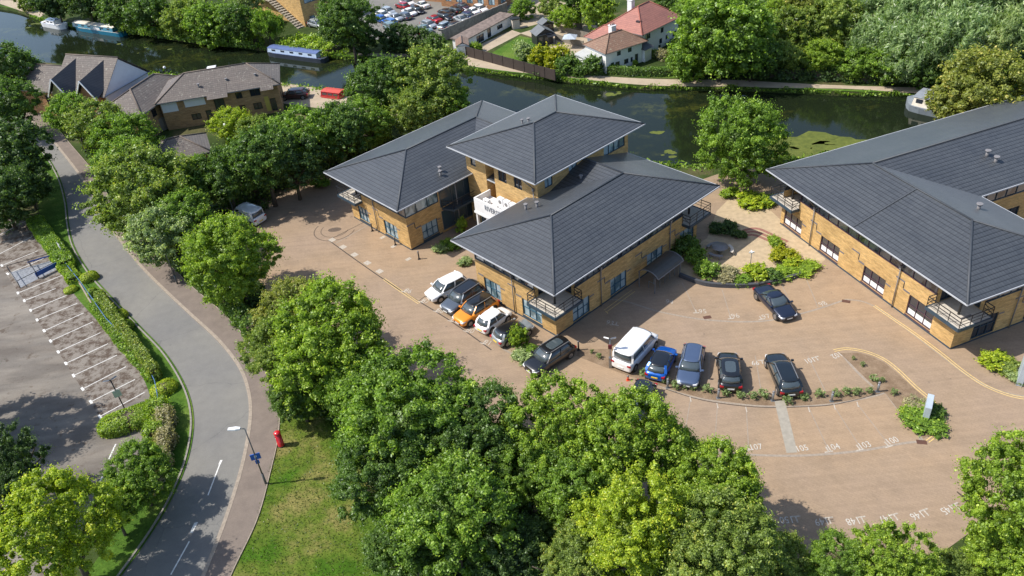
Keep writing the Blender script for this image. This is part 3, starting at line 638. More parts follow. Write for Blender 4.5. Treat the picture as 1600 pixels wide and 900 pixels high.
# near wing, west face (walks towards -b): A=(0,10.3) d=(0,-1)
wW = [(1.0, 3.25, .4, 2.25), (6.1, 8.55, .4, 2.25)]
facade(wall, (0, 10.3), (0, -1), 10.3, 0, 3, wW); facade(wall, (0, 10.3), (0, -1), 10.3 - N, 3, 3.85)
wS = [(2.15, 4.35, .25, 2.1), (7.2, 9.45, .25, 2.1), (12.45, 14.85, .25, 2.1), (17.5, 19.8, .25, 2.1)]
facade(wall, (0, 0), (1, 0), E0, 0, 3, wS); facade(wall, (N, 0), (1, 0), E0 - 2 * N, 3, 3.85)
facade(wall, (N, N), (0, -1), N, 3, 5.9, [(.5, 2.1, 3.02, 5.2)]); facade(wall, (0, N), (1, 0), N, 3, 5.9, [(.5, 2.1, 3.02, 5.2)])
facade(wall, (E0 - N, 0), (0, 1), N, 3, 5.9, [(.5, 2.1, 3.02, 5.2)]); facade(wall, (E0 - N, N), (1, 0), N, 3, 5.9)
# east side along the canal
eops = [(2 + 4.6 * i, 4.4 + 4.6 * i, .4, 2.2) for i in range(6)]
facade(wall, (E0, 0), (0, 1), 31.7, 0, 3, eops); facade(wall, (E0, N), (0, 1), 29.2, 3, 3.85)
facade(wall, (E0, 31.7), (-1, 0), E0 - .3, 0, 3); facade(wall, (E0, 31.7), (-1, 0), E0 - .3 - N, 3, 3.85)
# left wing west face and south face
wL = [(1.3, 3.2, .4, 2.1), (6.1, 8.4, .4, 2.1)]
facade(wall, (.3, 31.7), (0, -1), 10.5, 0, 3, wL); facade(wall, (.3, 31.7 - N), (0, -1), 8, 3, 3.85)
facade(wall, (.3 + N, 31.7), (0, -1), N, 3, 5.9, [(.5, 2.1, 3.02, 5.2)]); facade(wall, (.3, 31.7 - N), (1, 0), N, 3, 5.9)
wLS = [(1.7, 3.8, .4, 2.15)]
facade(wall, (.3, 21.2), (1, 0), 4.3, 0, 3.85, wLS)
facade(wall, (4.6, 21.2), (1, 0), 5.6, 0, 5.9, [(.15, 5.3, .25, 2.6), (.15, 5.3, 3.0, 5.6)])
# courtyard sides of the bar and near wing
facade(wall, (10.1, 21.2), (0, -1), 10.9, 0, 5.9); facade(wall, (10.1, 10.3), (-1, 0), 10.1, 0, 5.9, [(2, 4, .4, 2.2), (6, 8, .4, 2.2)])
wall.build('wall', BUFF, OB)
def ribbon(par, A, d, L, z0=3.85, z1=5.9, mod=1.25, fm=NAVYM, gm=GLASSD):
    return window(par, A, d, (0, L, z0, z1), max(1, int(L / mod)), 1, fm, gm, 'clerestory_window', .03, .07)
for A, d, L in (((0, 10.3), (0, -1), 10.3 - N), ((N, 0), (1, 0), E0 - 2 * N), ((E0, N), (0, 1), 29.2), ((E0, 31.7), (-1, 0), E0 - .3 - N), ((.3, 31.7 - N), (0, -1), 8)): ribbon(OB, A, d, L)
ribbon(OB, (.3, 21.2), (1, 0), 4.3, gm=GLASSB)
TEAL = plain('teal_blue_frames', (.03, .10, .16), .45)
for o in wW: window(OB, (0, 10.3), (0, -1), o, 3, 2, TEAL, GLASSB)
for o in wS: window(OB, (0, 0), (1, 0), o, 3, 2, TEAL, GLASSB)
for o in wL: window(OB, (.3, 31.7), (0, -1), o, 3, 2, TEAL, GLASSB)
for o in wLS: window(OB, (.3, 21.2), (1, 0), o, 3, 2, TEAL, GLASSB)
for o in eops: window(OB, (E0, 0), (0, 1), o, 3, 2, TEAL, GLASSB)
for A, d in (((N, N), (0, -1)), ((0, N), (1, 0)), ((E0 - N, 0), (0, 1)), ((.3 + N, 31.7), (0, -1))): window(OB, A, d, (.5, 2.1, 3.02, 5.2), 2, 1, NAVYM, GLASS, 'balcony_door')
for o in ((.15, 5.3, .25, 2.6), (.15, 5.3, 3.0, 5.6)): window(OB, (4.6, 21.2), (1, 0), o, 3, 1, plain('slate_blue_frames', (.10, .12, .14), .4), glassmat('slate_blue_glass', (.06, .09, .11), .15), 'glazed_screen', .05, .07)
for o in ((2, 4, .4, 2.2), (6, 8, .4, 2.2)): window(OB, (10.1, 10.3), (-1, 0), o, 3, 2, TEAL, GLASSB)
trims(OB, (0, 10.3), (0, -1), wW, 10.3); trims(OB, (0, 0), (1, 0), wS, E0); trims(OB, (.3, 31.7), (0, -1), wL, 10.5); trims(OB, (.3, 21.2), (1, 0), wLS, 4.3)
pipes(OB, [(0, 5.2, -1, 0, 6), (5.8, 0, 0, -1, 6), (15.8, 0, 0, -1, 6), (.3, 26.9, -1, 0, 6)])
m = MB().prism([(4.9, 21.17), (9.6, 21.17), (9.0, 19.9), (5.5, 19.9)], 2.72, 2.95); bb = m.build('balcony', NAVYM, OB)
mm = MB(); railing(mm, [(4.95, 21.1, 2.96), (5.5, 19.95, 2.96), (9.0, 19.95, 2.96), (9.6, 21.1, 2.96)], .9); mm.build('railing', BLACKM, bb)
MB().bar((6.5, 20.5, 0), (6.5, 20.5, 5.8), .12, n=8).build('column', GREYP, OB)
corner_balcony(OB, 0, 0, 1, 1); corner_balcony(OB, E0, 0, -1, 1); corner_balcony(OB, .3, 31.7, 1, -1)
zE, zR = 6.0, 8.0
x0, x1, y0, y1 = -1.35, 21.65, -1.4, 33.0
P1, P2, P3, P4 = (5.2, 5.15, zR), (15.15, 5.15, zR), (5.2, 26.45, zR), (15.15, 26.45, zR)
e = lambda a, b: (a, b, zE)
faces = [[e(x0, y0), e(x1, y0), P2, P1], [e(x0, 11.7), e(x0, y0), P1], [e(8.6, 11.7), e(x0, 11.7), P1, P2], [e(8.6, 19.9), e(8.6, 11.7), P2, P4], [e(x1, y0), e(x1, y1), P4, P2],
         [e(x0, 19.9), e(8.6, 19.9), P4, P3], [e(x0, y1), e(x0, 19.9), P3], [e(x1, y1), e(x0, y1), P3, P4]]
rf = roof(OB, faces, [(x0, y0), (x1, y0), (x1, y1), (x0, y1), (x0, 19.9), (8.6, 19.9), (8.6, 11.7), (x0, 11.7)], zE,
     ridges=[(e(x0, y0), P1), (e(x0, 11.7), P1), (P1, P2), (e(x1, y0), P2), (P2, P4), (P3, P4), (e(x1, y1), P4), (e(x0, y1), P3), (e(x0, 19.9), P3)])
def vent(par, x, y, z, r=.12, h=.5):
    m = MB().bar((x, y, z - .3), (x, y, z + h), r * 2, n=10); m.bar((x, y, z + h), (x, y, z + h + .1), r * 3.4, n=10); m.build('roof_vent', GREYP, par)
for x, y, z in ((6.6, 8.4, 7.0), (5.9, 9.2, 6.8), (12.9, 8.6, 7.0), (5.9, 21.9, 6.6), (5.5, 21.4, 6.45)): vent(rf, x, y, z)
# bright patches where tiles were replaced
# pavilion
PX0, PX1, PY0, PY1 = 8.5, 21.9, 10.2, 20.7
pav = MB()
pW = [(.7, 1.5, 6.9, 8.0)]; 
facade(pav, (PX0, PY1), (0, -1), 3.0, 0, 8.9, pW); facade(pav, (PX0, 17.7), (1, 0), 1.1, 0, 8.9); facade(pav, (PX0 + 1.1, 17.7), (0, -1), 1.3, 0, 8.9); facade(pav, (PX0 + 1.1, 16.4), (-1, 0), 1.1, 0, 8.9)
pW2 = [(.6, 1.8, 6.5, 7.7), (2.9, 4.0, 6.5, 7.7)]
facade(pav, (PX0, 16.4), (0, -1), 6.2, 0, 8.9, pW2)
pS = [(1.0, 2.1, 7.0, 8.2), (4.4, 5.6, 7.0, 8.2), (9.6, 12.9, 6.9, 8.3)]
facade(pav, (PX0, PY0), (1, 0), PX1 - PX0, 0, 8.9, pS); facade(pav, (PX1, PY0), (0, 1), PY1 - PY0, 0, 8.9, [(1.5, 4, 6.9, 8.2), (6, 8.5, 6.9, 8.2)]); facade(pav, (PX1, PY1), (-1, 0), PX1 - PX0, 0, 8.9)
pav.build('wall', BUFF, OB)
window(OB, (PX0, PY1), (0, -1), pW[0], 1, 1, NAVYM, GLASS)
for o in pW2: window(OB, (PX0, 16.4), (0, -1), o, 2, 1, NAVYM, GLASS)
for i, o in enumerate(pS): window(OB, (PX0, PY0), (1, 0), o, 4 if i == 2 else 2, 1, NAVYM, GLASSB)
for o in ((1.5, 4, 6.9, 8.2), (6, 8.5, 6.9, 8.2)): window(OB, (PX1, PY0), (0, 1), o, 2, 1, NAVYM, GLASS)
pipes(OB, [(PX0, 10.7, -1, 0, 9.0)])
pr = hip_roof(OB, 7.15, 23.2, 9.05, 21.85, 9.0, 10.95, name='pavilion_roof')
for x, y in ((13.6, 17.2), (14.2, 16.9)): vent(pr, x, y, 10.4, .1, .35)
# white entrance box
m = MB(); m.box(6.3, 8.49, 10.6, 17.4, 3.35, 4.2); m.box(6.3, 6.45, 10.6, 17.4, 4.2, 4.95); m.box(6.45, 8.49, 17.25, 17.4, 4.2, 4.95); m.box(6.22, 6.3, 10.6, 17.48, 3.2, 3.4)
en = m.build('entrance_canopy', WHITEP, OB)
m = MB()
for b in (17.15, 15.6, 14.0, 12.4): m.box(6.35, 6.6, b, b + .22, 0, 3.34)
m.build('entrance_post', WHITEP, OB)
window(OB, (6.9, 17.3), (0, -1), (0, 6.6, .05, 3.3), 5, 2, NAVYM, GLASS, 'entrance_glazing')
text('sign_lettering', 'RIVERSIDE', .78, plain('letter_blue_grey', (.06, .08, .12), .5), en, Matrix.Translation((6.285, 14.35, 4.35)) @ Matrix.Rotation(R(-90), 4, 'Z') @ Matrix.Rotation(R(90), 4, 'X') @ Matrix.Diagonal((.82, 1.05, 1, 1)))
OBM = Matrix.Translation((3.488, 55.598, 0)) @ Matrix.Rotation(R(40.302), 4, 'Z')
ORD = ['first', 'second', 'third', 'fourth', 'fifth', 'sixth', 'seventh', 'eighth', 'ninth', 'tenth']
for i, (a, b, s) in enumerate(((7.0, 16.2, 1), (7.9, 15.0, 1.3), (7.9, 14.1, 1.3), (7.9, 13.2, 1.3), (7.9, 12.3, 1.3), (6.9, 14.9, .7))):
    p = OBM @ Vector((a, b, 4.2)); t = empty('air_conditioning_unit', p, R(40.3), 'white air conditioning box on the entrance roof, %s from its left end' % ORD[i] if i < 5 else 'low white air conditioning box lying just behind the lettered white parapet', 'air conditioner', 'air conditioning units over the entrance')
    MB().box(-.2, .2, -.38, .38, .06, .62 * s + .06).build('casing', WHITEP, t, bevel=.02); MB().bar((-.21, 0, .34 * s), (-.23, 0, .34 * s), .42, n=14).build('fan_grille', GREYP, t); MB().box(-.15, .15, -.34, -.28, 0, .06).box(-.15, .15, .28, .34, 0, .06).build('feet', BLACKM, t)

# ------------------------------------------------------------------ right office building
RB = empty('office_building', (34.916, 48.942, 0), R(18.44), 'buff brick office block at the right edge with purple framed windows and long grey roofs', 'office building')
wall = MB()
q = 22.2
wW = [(q - 21.7, q - 19.0, .3, 1.95), (q - 16.2, q - 13.6, .3, 1.95), (q - 10.4, q - 7.7, .3, 2.0), (q - 5.0, q - 2.25, .3, 2.3)]
facade(wall, (0, q), (0, -1), q, 0, 3, wW); facade(wall, (0, q - N), (0, -1), q - 2 * N, 3, 3.85)
wS = [(2.0, 4.45, .2, 2.3), (7.6, 9.6, .2, 2.3)]
facade(wall, (0, 0), (1, 0), 10.3, 0, 3, wS); facade(wall, (N, 0), (1, 0), 7.8, 3, 3.85)
for A, d in (((N, N), (0, -1)), ((0, N), (1, 0)), ((N, q), (0, -1)), ((0, q - N), (1, 0))): facade(wall, A, d, N, 3, 5.9, [(.5, 2.1, 3.02, 5.2)])
facade(wall, (10.3, 0), (0, 1), 11.1, 0, 3.85, [(2, 4, .3, 2.1), (6, 8, .3, 2.1)])
w2 = [(1.5 + 4.4 * i, 4.2 + 4.4 * i, .3, 2.3) for i in range(10)]
facade(wall, (10.3, 11.1), (1, 0), 50, 0, 3.85, w2); facade(wall, (60.3, q), (-1, 0), 60.3, 0, 3.85); facade(wall, (60.3, 11.1), (0, 1), q - 11.1, 0, 5.9)
wall.build('wall', BUFF, RB)
PG = glassmat('purple_window_glass', (.05, .045, .055), .1, blinds=(.35, .34, .33))
for o in wW:
    w_ = window(RB, (0, q), (0, -1), o, 3, 2, PLUM, GLASS); MB().box(.125, .133, q - o[1] + .1, q - o[0] - .1, o[2] + .12, o[2] + .62).build('blind', WHITEP, w_)
for o in wS: window(RB, (0, 0), (1, 0), o, 3, 2, NAVYM, GLASS)
for o in w2[:6]: window(RB, (10.3, 11.1), (1, 0), o, 3, 2, NAVYM, GLASS)
for o in ((2, 4, .3, 2.1), (6, 8, .3, 2.1)): window(RB, (10.3, 0), (0, 1), o, 2, 2, NAVYM, GLASS)
for A, d in (((N, N), (0, -1)), ((0, N), (1, 0)), ((N, q), (0, -1)), ((0, q - N), (1, 0))): window(RB, A, d, (.5, 2.1, 3.02, 5.2), 2, 1, NAVYM, GLASS, 'balcony_door')
for A, d, L in (((0, q - N), (0, -1), q - 2 * N), ((N, 0), (1, 0), 7.8), ((10.3, 0), (0, 1), 11.1), ((10.3, 11.1), (1, 0), 50), ((60.3, q), (-1, 0), 60.3)): ribbon(RB, A, d, L, fm=PLUM if d[0] == 0 else NAVYM)
trims(RB, (0, q), (0, -1), wW, q); trims(RB, (0, 0), (1, 0), wS, 10.3)
pipes(RB, [(0, 17.5, -1, 0, 6), (0, 6.4, -1, 0, 6), (6.1, 0, 0, -1, 6)])
corner_balcony(RB, 0, 0, 1, 1); corner_balcony(RB, 0, q, 1, -1)
x0, y0, x1, y1, X = -1.4, -1.35, 11.6, 23.5, 61.7
Fp, J, K = (5.1, 5.15, 8.0), (5.1, 16.7, 8.0), (X, 16.7, 8.0)
faces = [[e(x0, y1), e(x0, y0), Fp, J], [e(x0, y0), e(x1, y0), Fp], [e(x1, y0), e(x1, 9.9), J, Fp], [e(x1, 9.9), e(X, 9.9), K, J], [e(X, y1), e(x0, y1), J, K]]
rf = roof(RB, faces, [(x0, y0), (x1, y0), (x1, 9.9), (X, 9.9), (X, y1), (x0, y1)], zE, ridges=[(e(x0, y0), Fp), (e(x1, y0), Fp), (Fp, J), (e(x0, y1), J), (J, K)])
for x, y, z in ((16.0, 13.8, 7.2), (16.2, 12.9, 6.9), (8.3, 7.3, 7.0)): vent(rf, x, y, z, .16, .45)
m = MB()   # verge strips crossing the roofs
m.bar((-1.3, 11.2, 6.05), (5.1, 11.2, 8.03), .14, .07); m.build('ridge_tiles', RIDGE, rf)

# ------------------------------------------------------------------ houses and other buildings
def block(par, x0, x1, y0, y1, z1, mat, ops=(), fm=None, gm=None, cols=2, rows=1, sides=None, name='wall', wins=True, sill=False):
    """a rectangular house body; ops: {'S':[...], 'W':[...]...} openings per side"""
    m = MB(); ops = ops or {}
    S = {'S': ((x0, y0), (1, 0), x1 - x0), 'E': ((x1, y0), (0, 1), y1 - y0), 'N': ((x1, y1), (-1, 0), x1 - x0), 'W': ((x0, y1), (0, -1), y1 - y0)}
    for k, (A, d, L) in S.items(): facade(m, A, d, L, 0, z1, ops.get(k, ()), .12)
    m.build(name, mat, par)
    if wins:
        for k, (A, d, L) in S.items():
            for o in ops.get(k, ()):
                nm = 'door' if o[2] < .1 and o[1] - o[0] < 1.4 else 'window'
                window(par, A, d, o, 1 if nm == 'door' else cols, 1, fm or PLUM, gm or GLASS, nm, .06, .07, sill=sill and nm == 'window')
def chimney(par, x, y, z0, z1, mat, w=.7, pots=2):
    c = MB().box(x - w / 2, x + w / 2, y - w / 2, y + w / 2, z0, z1).box(x - w / 2 - .06, x + w / 2 + .06, y - w / 2 - .06, y + w / 2 + .06, z1, z1 + .1).build('chimney', mat, par)
    for i in range(pots): MB().bar((x + (i - (pots - 1) / 2) * .28, y, z1 + .1), (x + (i - (pots - 1) / 2) * .28, y, z1 + .5), .2, n=8, w2=.16).build('chimney_pot', REDROOF, c)
DK = plain('dark_brown_frames', (.03, .02, .017), .5)
# brown brick terrace by the canal
y_ = math.atan2(112.3 - 109.4, -29.4 + 45.9)
T1 = empty('terraced_house', (-46.0, 109.6, 0), y_, 'long brown brick canal house with white panels and lichened brown hipped roof', 'house')
block(T1, 0, 16.1, 0, 7.4, 4.2, BROWNBR, {'S': [(3.6, 4.9, .9, 1.8), (5.6, 6.4, .05, 2.0), (7.1, 8.5, 1.6, 3.4), (10.2, 11.1, .9, 1.9), (12.2, 13.4, .9, 1.9), (10.2, 11.1, 2.9, 3.8), (12.2, 13.6, 2.9, 3.9), (14.6, 15.4, .3, 2.2)], 'E': [(2, 3, 1, 2), (4.5, 5.5, 2.8, 3.8)]}, DK)
for q_ in ((.1, 2.2, 2.6, 4.1), (3.2, 6.0, 2.9, 4.1), (7.0, 8.8, .05, 1.4)): MB().box(q_[0], q_[1], -.03, .0, q_[2], q_[3]).build('white_panel', WHITEP, T1)
window(T1, (0, -.03), (1, 0), (3.9, 4.9, 2.95, 4.05), 2, 1, DK, GLASS)
m = MB().box(13.9, 14.5, -.05, 0, .4, 2.6); m.build('yellow_panel', plain('yellow_panel_paint', (.45, .36, .08), .6), T1)
hip_roof(T1, -.5, 16.6, -.6, 7.9, 4.25, 6.5, mat=BROWNROOF, ridge_mat=plain('brown_ridge_tile', (.13, .10, .08), .8), gut=None, rw=.25)
MB().face([(6.5, -1.3, 3.9), (9.3, -1.3, 3.9), (9.3, 1.0, 5.15), (6.5, 1.0, 5.15)]).build('porch_roof', BROWNROOF, T1); MB().face([(13.8, -1.2, 3.9), (15.6, -1.2, 3.9), (15.6, .9, 5.12), (13.8, .9, 5.12)]).build('porch_roof', BROWNROOF, T1)
for x, y in ((5.6, 1.0), (9.4, 1.4), (13.4, 1.4)): vent(T1, x, y, 5.2, .12, .3)
T2 = empty('terraced_house', (-50.8, 107.9, 0), R(72), 'brown roofed canal house between the white gabled house and the long terrace', 'house')
block(T2, 0, 12, -3.2, 3.2, 3.9, BROWNBR, {'S': [(2, 3, 2.4, 3.5), (6, 7.2, 2.4, 3.5)], 'N': [(3, 4, 2.4, 3.5), (7, 8, 2.4, 3.5)], 'W': [(2.2, 3.6, .9, 2)]}, DK)
hip_roof(T2, -.5, 12.5, -3.7, 3.7, 3.95, 6.0, mat=BROWNROOF, ridge_mat=MATS['brown_ridge_tile'], gut=None, rw=.25)
T3 = empty('terraced_house', (-63.5, 117.6, 0), math.atan2(-3.6, 8.5), 'canal house with two dark forward gables and a big white end wall', 'house')
block(T3, 0, 9.2, 0, 9.0, 4.3, BROWNBR, {'S': [(.7, 1.6, .8, 1.9), (3.7, 4.8, .8, 1.9), (7, 8, .8, 2)]}, DK)
gable_roof(T3, -.3, 9.5, -.4, 9.4, 4.3, 8.3, 'x', wallm=WHITE, mat=BROWNROOF, ridge_mat=MATS['brown_ridge_tile'], gut=None, rw=.25, th=.1)
MB().box(9.2, 9.26, .0, 9.0, .0, 4.3).face([(9.27, 0, 4.3), (9.27, 9.0, 4.3), (9.27, 4.5, 7.95)]).build('white_end_wall', plain('white_end_render', (.62, .64, .70), .7, var=.04), T3)
for k, x in enumerate((.2, 5.4)):
    m = MB(); A0, A1, A2, Rg, Rb = (x - .2, -1.4, 4.2), (x + 3.6, -1.4, 4.2), (x + 1.7, -1.4, 6.9), (x + 1.7, 4.3, 8.0), None
    m.face([A0, A2, Rg, (x - .2, .5, 5.0)]); m.face([A2, A1, (x + 3.6, .5, 5.0), Rg]); m.build('gable_roof', DARKROOF, T3)
    m = MB().face([(x, -.9, 0), (x + 3.4, -.9, 0), (x + 3.4, -.9, 4.3), (x + 1.7, -.9, 6.6), (x, -.9, 4.3)]).face([(x, 0, 0), (x, -.9, 0), (x, -.9, 4.3), (x, 0, 4.3)]).face([(x + 3.4, -.9, 0), (x + 3.4, 0, 0), (x + 3.4, 0, 4.3), (x + 3.4, -.9, 4.3)])
    m.build('gable_front', plain('cream_yellow_panel', (.62, .55, .25), .7) if k == 0 else REDBR, T3)
    MB().bar((x - .22, -1.43, 4.15), (x + 1.7, -1.43, 6.9), .1, .18).bar((x + 1.7, -1.43, 6.9), (x + 3.62, -1.43, 4.15), .1, .18).build('barge_board', WHITEP, T3)
T4 = empty('terraced_house', (-70.5, 121.5, 0), math.atan2(-3.6, 8.5), 'low brown roofed red brick canal house half hidden by the dark trees', 'house')
block(T4, 0, 6.6, 0, 7.5, 3.9, REDBR, {'S': [(4.4, 5.4, 1.6, 3.2)]}, DK); gable_roof(T4, -.3, 6.9, -.4, 7.9, 3.95, 6.4, 'x', wallm=REDBR, mat=BROWNROOF, ridge_mat=MATS['brown_ridge_tile'], gut=None, th=.1)
T5 = empty('terraced_house', (-82.5, 127.5, 0), math.atan2(-3.6, 8.5), 'far canal house with a white gable end showing above the dark trees at the left', 'house')
block(T5, 0, 9.0, 0, 8, 4.1, WHITE, {'S': [(2, 3, 2, 3)]}, DK); gable_roof(T5, -.3, 9.3, -.4, 8.4, 4.15, 6.8, 'x', wallm=WHITE, mat=BROWNROOF, ridge_mat=MATS['brown_ridge_tile'], gut=None, th=.1)
# small hall among the trees
T6 = empty('garage_block', (-40.2, 95.4, 0), R(20), 'low brick garage block with lichened hipped roof among the trees', 'building')
block(T6, -3.4, 3.8, -.2, 5.4, 2.2, REDBR, {'S': [(1, 3, .05, 1.9)]}, DK); hip_roof(T6, -3.8, 4.2, -.6, 5.8, 2.25, 3.9, mat=BROWNROOF, ridge_mat=MATS['brown_ridge_tile'], gut=None, rw=.25)
f_ = empty('garden_fence', (*at(232, 212), 0), 0, 'grey weathered board fence beside the long brown brick terrace', 'fence')
a = Vector((*at(232, 214), 0)) - f_.location; b = Vector((*at(268, 199), 0)) - f_.location
MB().bar(a + Vector((0, 0, .9)), b + Vector((0, 0, .9)), .06, 1.8).build('boards', WOODG, f_); pm = MB()
for k in range(5): p = a.lerp(b, k / 4); pm.bar(p, p + Vector((0, 0, 1.9)), .12)
pm.build('fence_post', WOODG, f_)

# white cottage and red roofed house over the towpath
cy_ = math.atan2(117.3 - 114.2, 22.6 - 16.8)
C1 = empty('cottage', (16.8, 114.2, 0), cy_, 'white cottage with mossy brown hipped roof right beside the towpath', 'house')
bx_ = {'S': [(.9, 1.5, .05, 1.35), (1.7, 2.5, .5, 1.25), (3.3, 4.1, .5, 1.25), (4.5, 4.9, .5, 1.25), (5.3, 5.9, .05, 1.5), (2.0, 2.7, 2.1, 2.75), (4.0, 4.7, 2.1, 2.75)], 'W': [(1.2, 2.0, 1.7, 2.5)]}
block(C1, 0, 6.6, 0, 5.0, 3.0, WHITE, bx_, NAVYM); hip_roof(C1, -.3, 7.6, -.3, 5.3, 3.05, 4.7, mat=RUSTROOF, ridge_mat=plain('rust_ridge', (.2, .12, .08), .8), gut=None, rw=.2, th=.08)
chimney(C1, 3.6, 3.2, 3.8, 5.4, WHITEP, .8, 3)
MB().box(-1.9, -.001, 1.0, 5.0, 0, 2.1).build('side_wall', WHITE, C1); MB().face([(-2.1, .9, 2.1), (0, .9, 2.5), (0, 5.1, 2.5), (-2.1, 5.1, 2.1)]).build('lean_to_roof', plain('pale_flat_roof', (.4, .4, .38), .8), C1)
C2 = empty('house', (22.9, 119.0, 0), math.atan2(124.9 - 119, 29.3 - 23) - .02, 'white house with a large clean red tiled hipped roof behind the cottage', 'house')
block(C2, 0, 9.2, 0, 6.5, 3.6, WHITE, {'S': [(.9, 2.1, 2.4, 3.2), (4.7, 5.4, 2.3, 3.1), (4.4, 5.1, .7, 1.5), (6.0, 6.5, .9, 1.6), (7.8, 8.8, .8, 1.6), (4.2, 4.8, .05, .6)], 'W': [(2, 3, 2.2, 3.0)]}, NAVYM)
hip_roof(C2, -.5, 9.7, -.5, 7.0, 3.65, 6.3, mat=REDROOF, ridge_mat=plain('red_ridge_tile', (.3, .10, .07), .75), gut=None, rw=.2, th=.08)
chimney(C2, 3.3, 4.6, 5.2, 7.0, WHITEP, .8, 2)
MB().box(1.0, 1.5, 1.2, 1.9, 4.75, 5.0).build('rooflight', GLASS, C2)
block(C2, -3.6, -.02, 2.6, 7.5, 2.9, WHITE, {'W': [(1, 2, 1.2, 2.2)]}, NAVYM, name='side_wing_wall'); hip_roof(C2, -4.0, .4, 2.2, 7.9, 2.95, 4.5, name='side_wing_roof', mat=REDROOF, ridge_mat=MATS['red_ridge_tile'], gut=None, rw=.2, th=.08)
m = MB().box(-1.2, .4, -1.5, -.02, 0, 1.9); m.build('porch', WHITE, C2); MB().face([(-1.5, -1.8, 1.9), (.7, -1.8, 1.9), (.4, -.01, 2.6), (-1.2, -.01, 2.6)]).face([(-1.5, -1.8, 1.9), (-1.2, -.01, 2.6), (-1.5, -.01, 1.9)]).face([(.7, -1.8, 1.9), (.7, -.01, 1.9), (.4, -.01, 2.6)]).build('porch_roof', DARKROOF, C2)
# offices at the top edge
N1 = empty('office_block', (-32.5, 150.4, 0), math.atan2(152.2 - 150.4, -30.1 + 32.5) + .08, 'flat fronted tan brick block with an outside stair at the top left of the photo', 'office building')
block(N1, 0, 8, 0, 24, 8.2, BUFF, {'S': [(1.2, 2.3, .5, 1.6), (3.2, 4.6, .5, 1.8), (.8, 3.6, 3.9, 5.2), (4.4, 7, 3.9, 5.2)], 'W': [(14.8, 15.8, 4.0, 6.0), (4, 5, 6.8, 7.8)]}, NAVYM, GLASSB)
MB().box(-.2, 8.2, -.2, 24.2, 8.2, 8.5).build('roof', SOFFIT, N1)
st = MB()
for k in range(14): st.box(-1.4, -.1, 9.0 - k * .65 - .33, 9.0 - k * .65 + .33, 3.7 - k * .27 - .2, 3.7 - k * .27)
st.bar((-1.4, 9.3, 4.6), (-1.4, .2, .9), .06).bar((-1.4, 9.3, 4.6), (-1.4, 15.5, 4.6), .06).box(-1.4, -.02, 9.3, 16, 3.55, 3.7); st.build('stair', CONC, N1)
N2 = empty('office_block', (-7.7, 154.6, 0), math.atan2(148.0 - 154.5, 2.7 + 7.7), 'orange brick office block along the top edge behind the far car park', 'office building')
block(N2, 0, 12.2, 0, 14, 6.5, REDBR, {'S': [(1.0 + 2.3 * i, 2.3 + 2.3 * i, 1.0, 2.6) for i in range(5)], 'E': [(1, 3, 1, 2.6), (5, 7, 1, 2.6)]}, NAVYM, GLASSB)
block(N2, -8, -.02, 2.0, 14, 6.5, REDBR, {'S': [(1.5, 3, 0.05, 2.6), (4.5, 6.5, 1.0, 2.6)]}, NAVYM, name='wing_wall'); MB().box(-8.2, 12.4, -.2, 14.2, 6.5, 6.8).build('roof', SOFFIT, N2)
# retaining wall, garage, shed row, garden fence, black sheds
def wall_run(name, L, h, w, mat, label, cat, part='wall_panel', post=None, step=2.0, pm=None):
    o = Vector((*L[0], 0)); t = empty(name, o, 0, label, cat); m = MB(); seen = set()
    for i in range(len(L) - 1):
        a, b = Vector((*L[i], 0)) - o, Vector((*L[i + 1], 0)) - o
        m.bar(a + Vector((0, 0, h / 2)), b + Vector((0, 0, h / 2)), w, h)
        if post:
            n_ = max(1, round((b - a).length / step))
            for k in range(n_ + 1):
                c = a.lerp(b, k / n_); key = (round(c.x, 2), round(c.y, 2))
                if key not in seen: seen.add(key); MB().bar(c, c + Vector((0, 0, h + .06)), post).build('post', pm or mat, t)
    m.build(part, mat, t)
    return t
wall_run('concrete_wall', pxl([(693, 64), (740, 43), (792, 21)]), 1.9, .22, plain('stained_concrete', (.22, .20, .175), .9, var=.3, scale=2), 'long stained grey concrete wall between the far car park and the lane', 'wall', post=.3, step=1.8, pm=KERBG)
wall_run('board_fence', pxl([(729, 88), (770, 99), (820, 113), (868, 126)]), 1.6, .07, WOODD, 'dark brown board fence running along the towpath to the white cottage', 'fence', post=.13)
ga = math.atan2(138.0 - 127.1, 4.4 + 4.2)
G1 = empty('garage', (-4.9, 127.0, 0), 0, 'small white garage with pitched front and white door at the end of the board fence', 'garage')
G1.rotation_euler.z = 0.02
block(G1, 0, 1.9, 0, 3.0, 1.75, WHITE, {'S': [(.25, 1.65, .05, 1.6)]}, WHITEP, WHITEP); gable_roof(G1, -.1, 2.0, -.1, 3.1, 1.8, 2.35, 'y', wallm=WHITE, mat=RUSTROOF, gut=None, ov=.1, th=.06, rw=.1)
G2 = empty('shed_row', (-4.6, 130.2, 0), ga, 'low row of lock-up sheds with flat mottled brown roof beside the lawn', 'shed')
block(G2, 0, 13.5, -1.2, 1.2, 1.7, WHITE, {'S': [(3.2, 5.2, .05, 1.3), (6.2, 7.2, .05, 1.5), (9, 10.5, .5, 1.2)]}, NAVYM); MB().box(-.2, 13.7, -1.5, 1.5, 1.7, 1.85).build('roof', plain('mottled_flat_roof', (.17, .13, .11), .9, var=.4, scale=2), G2)
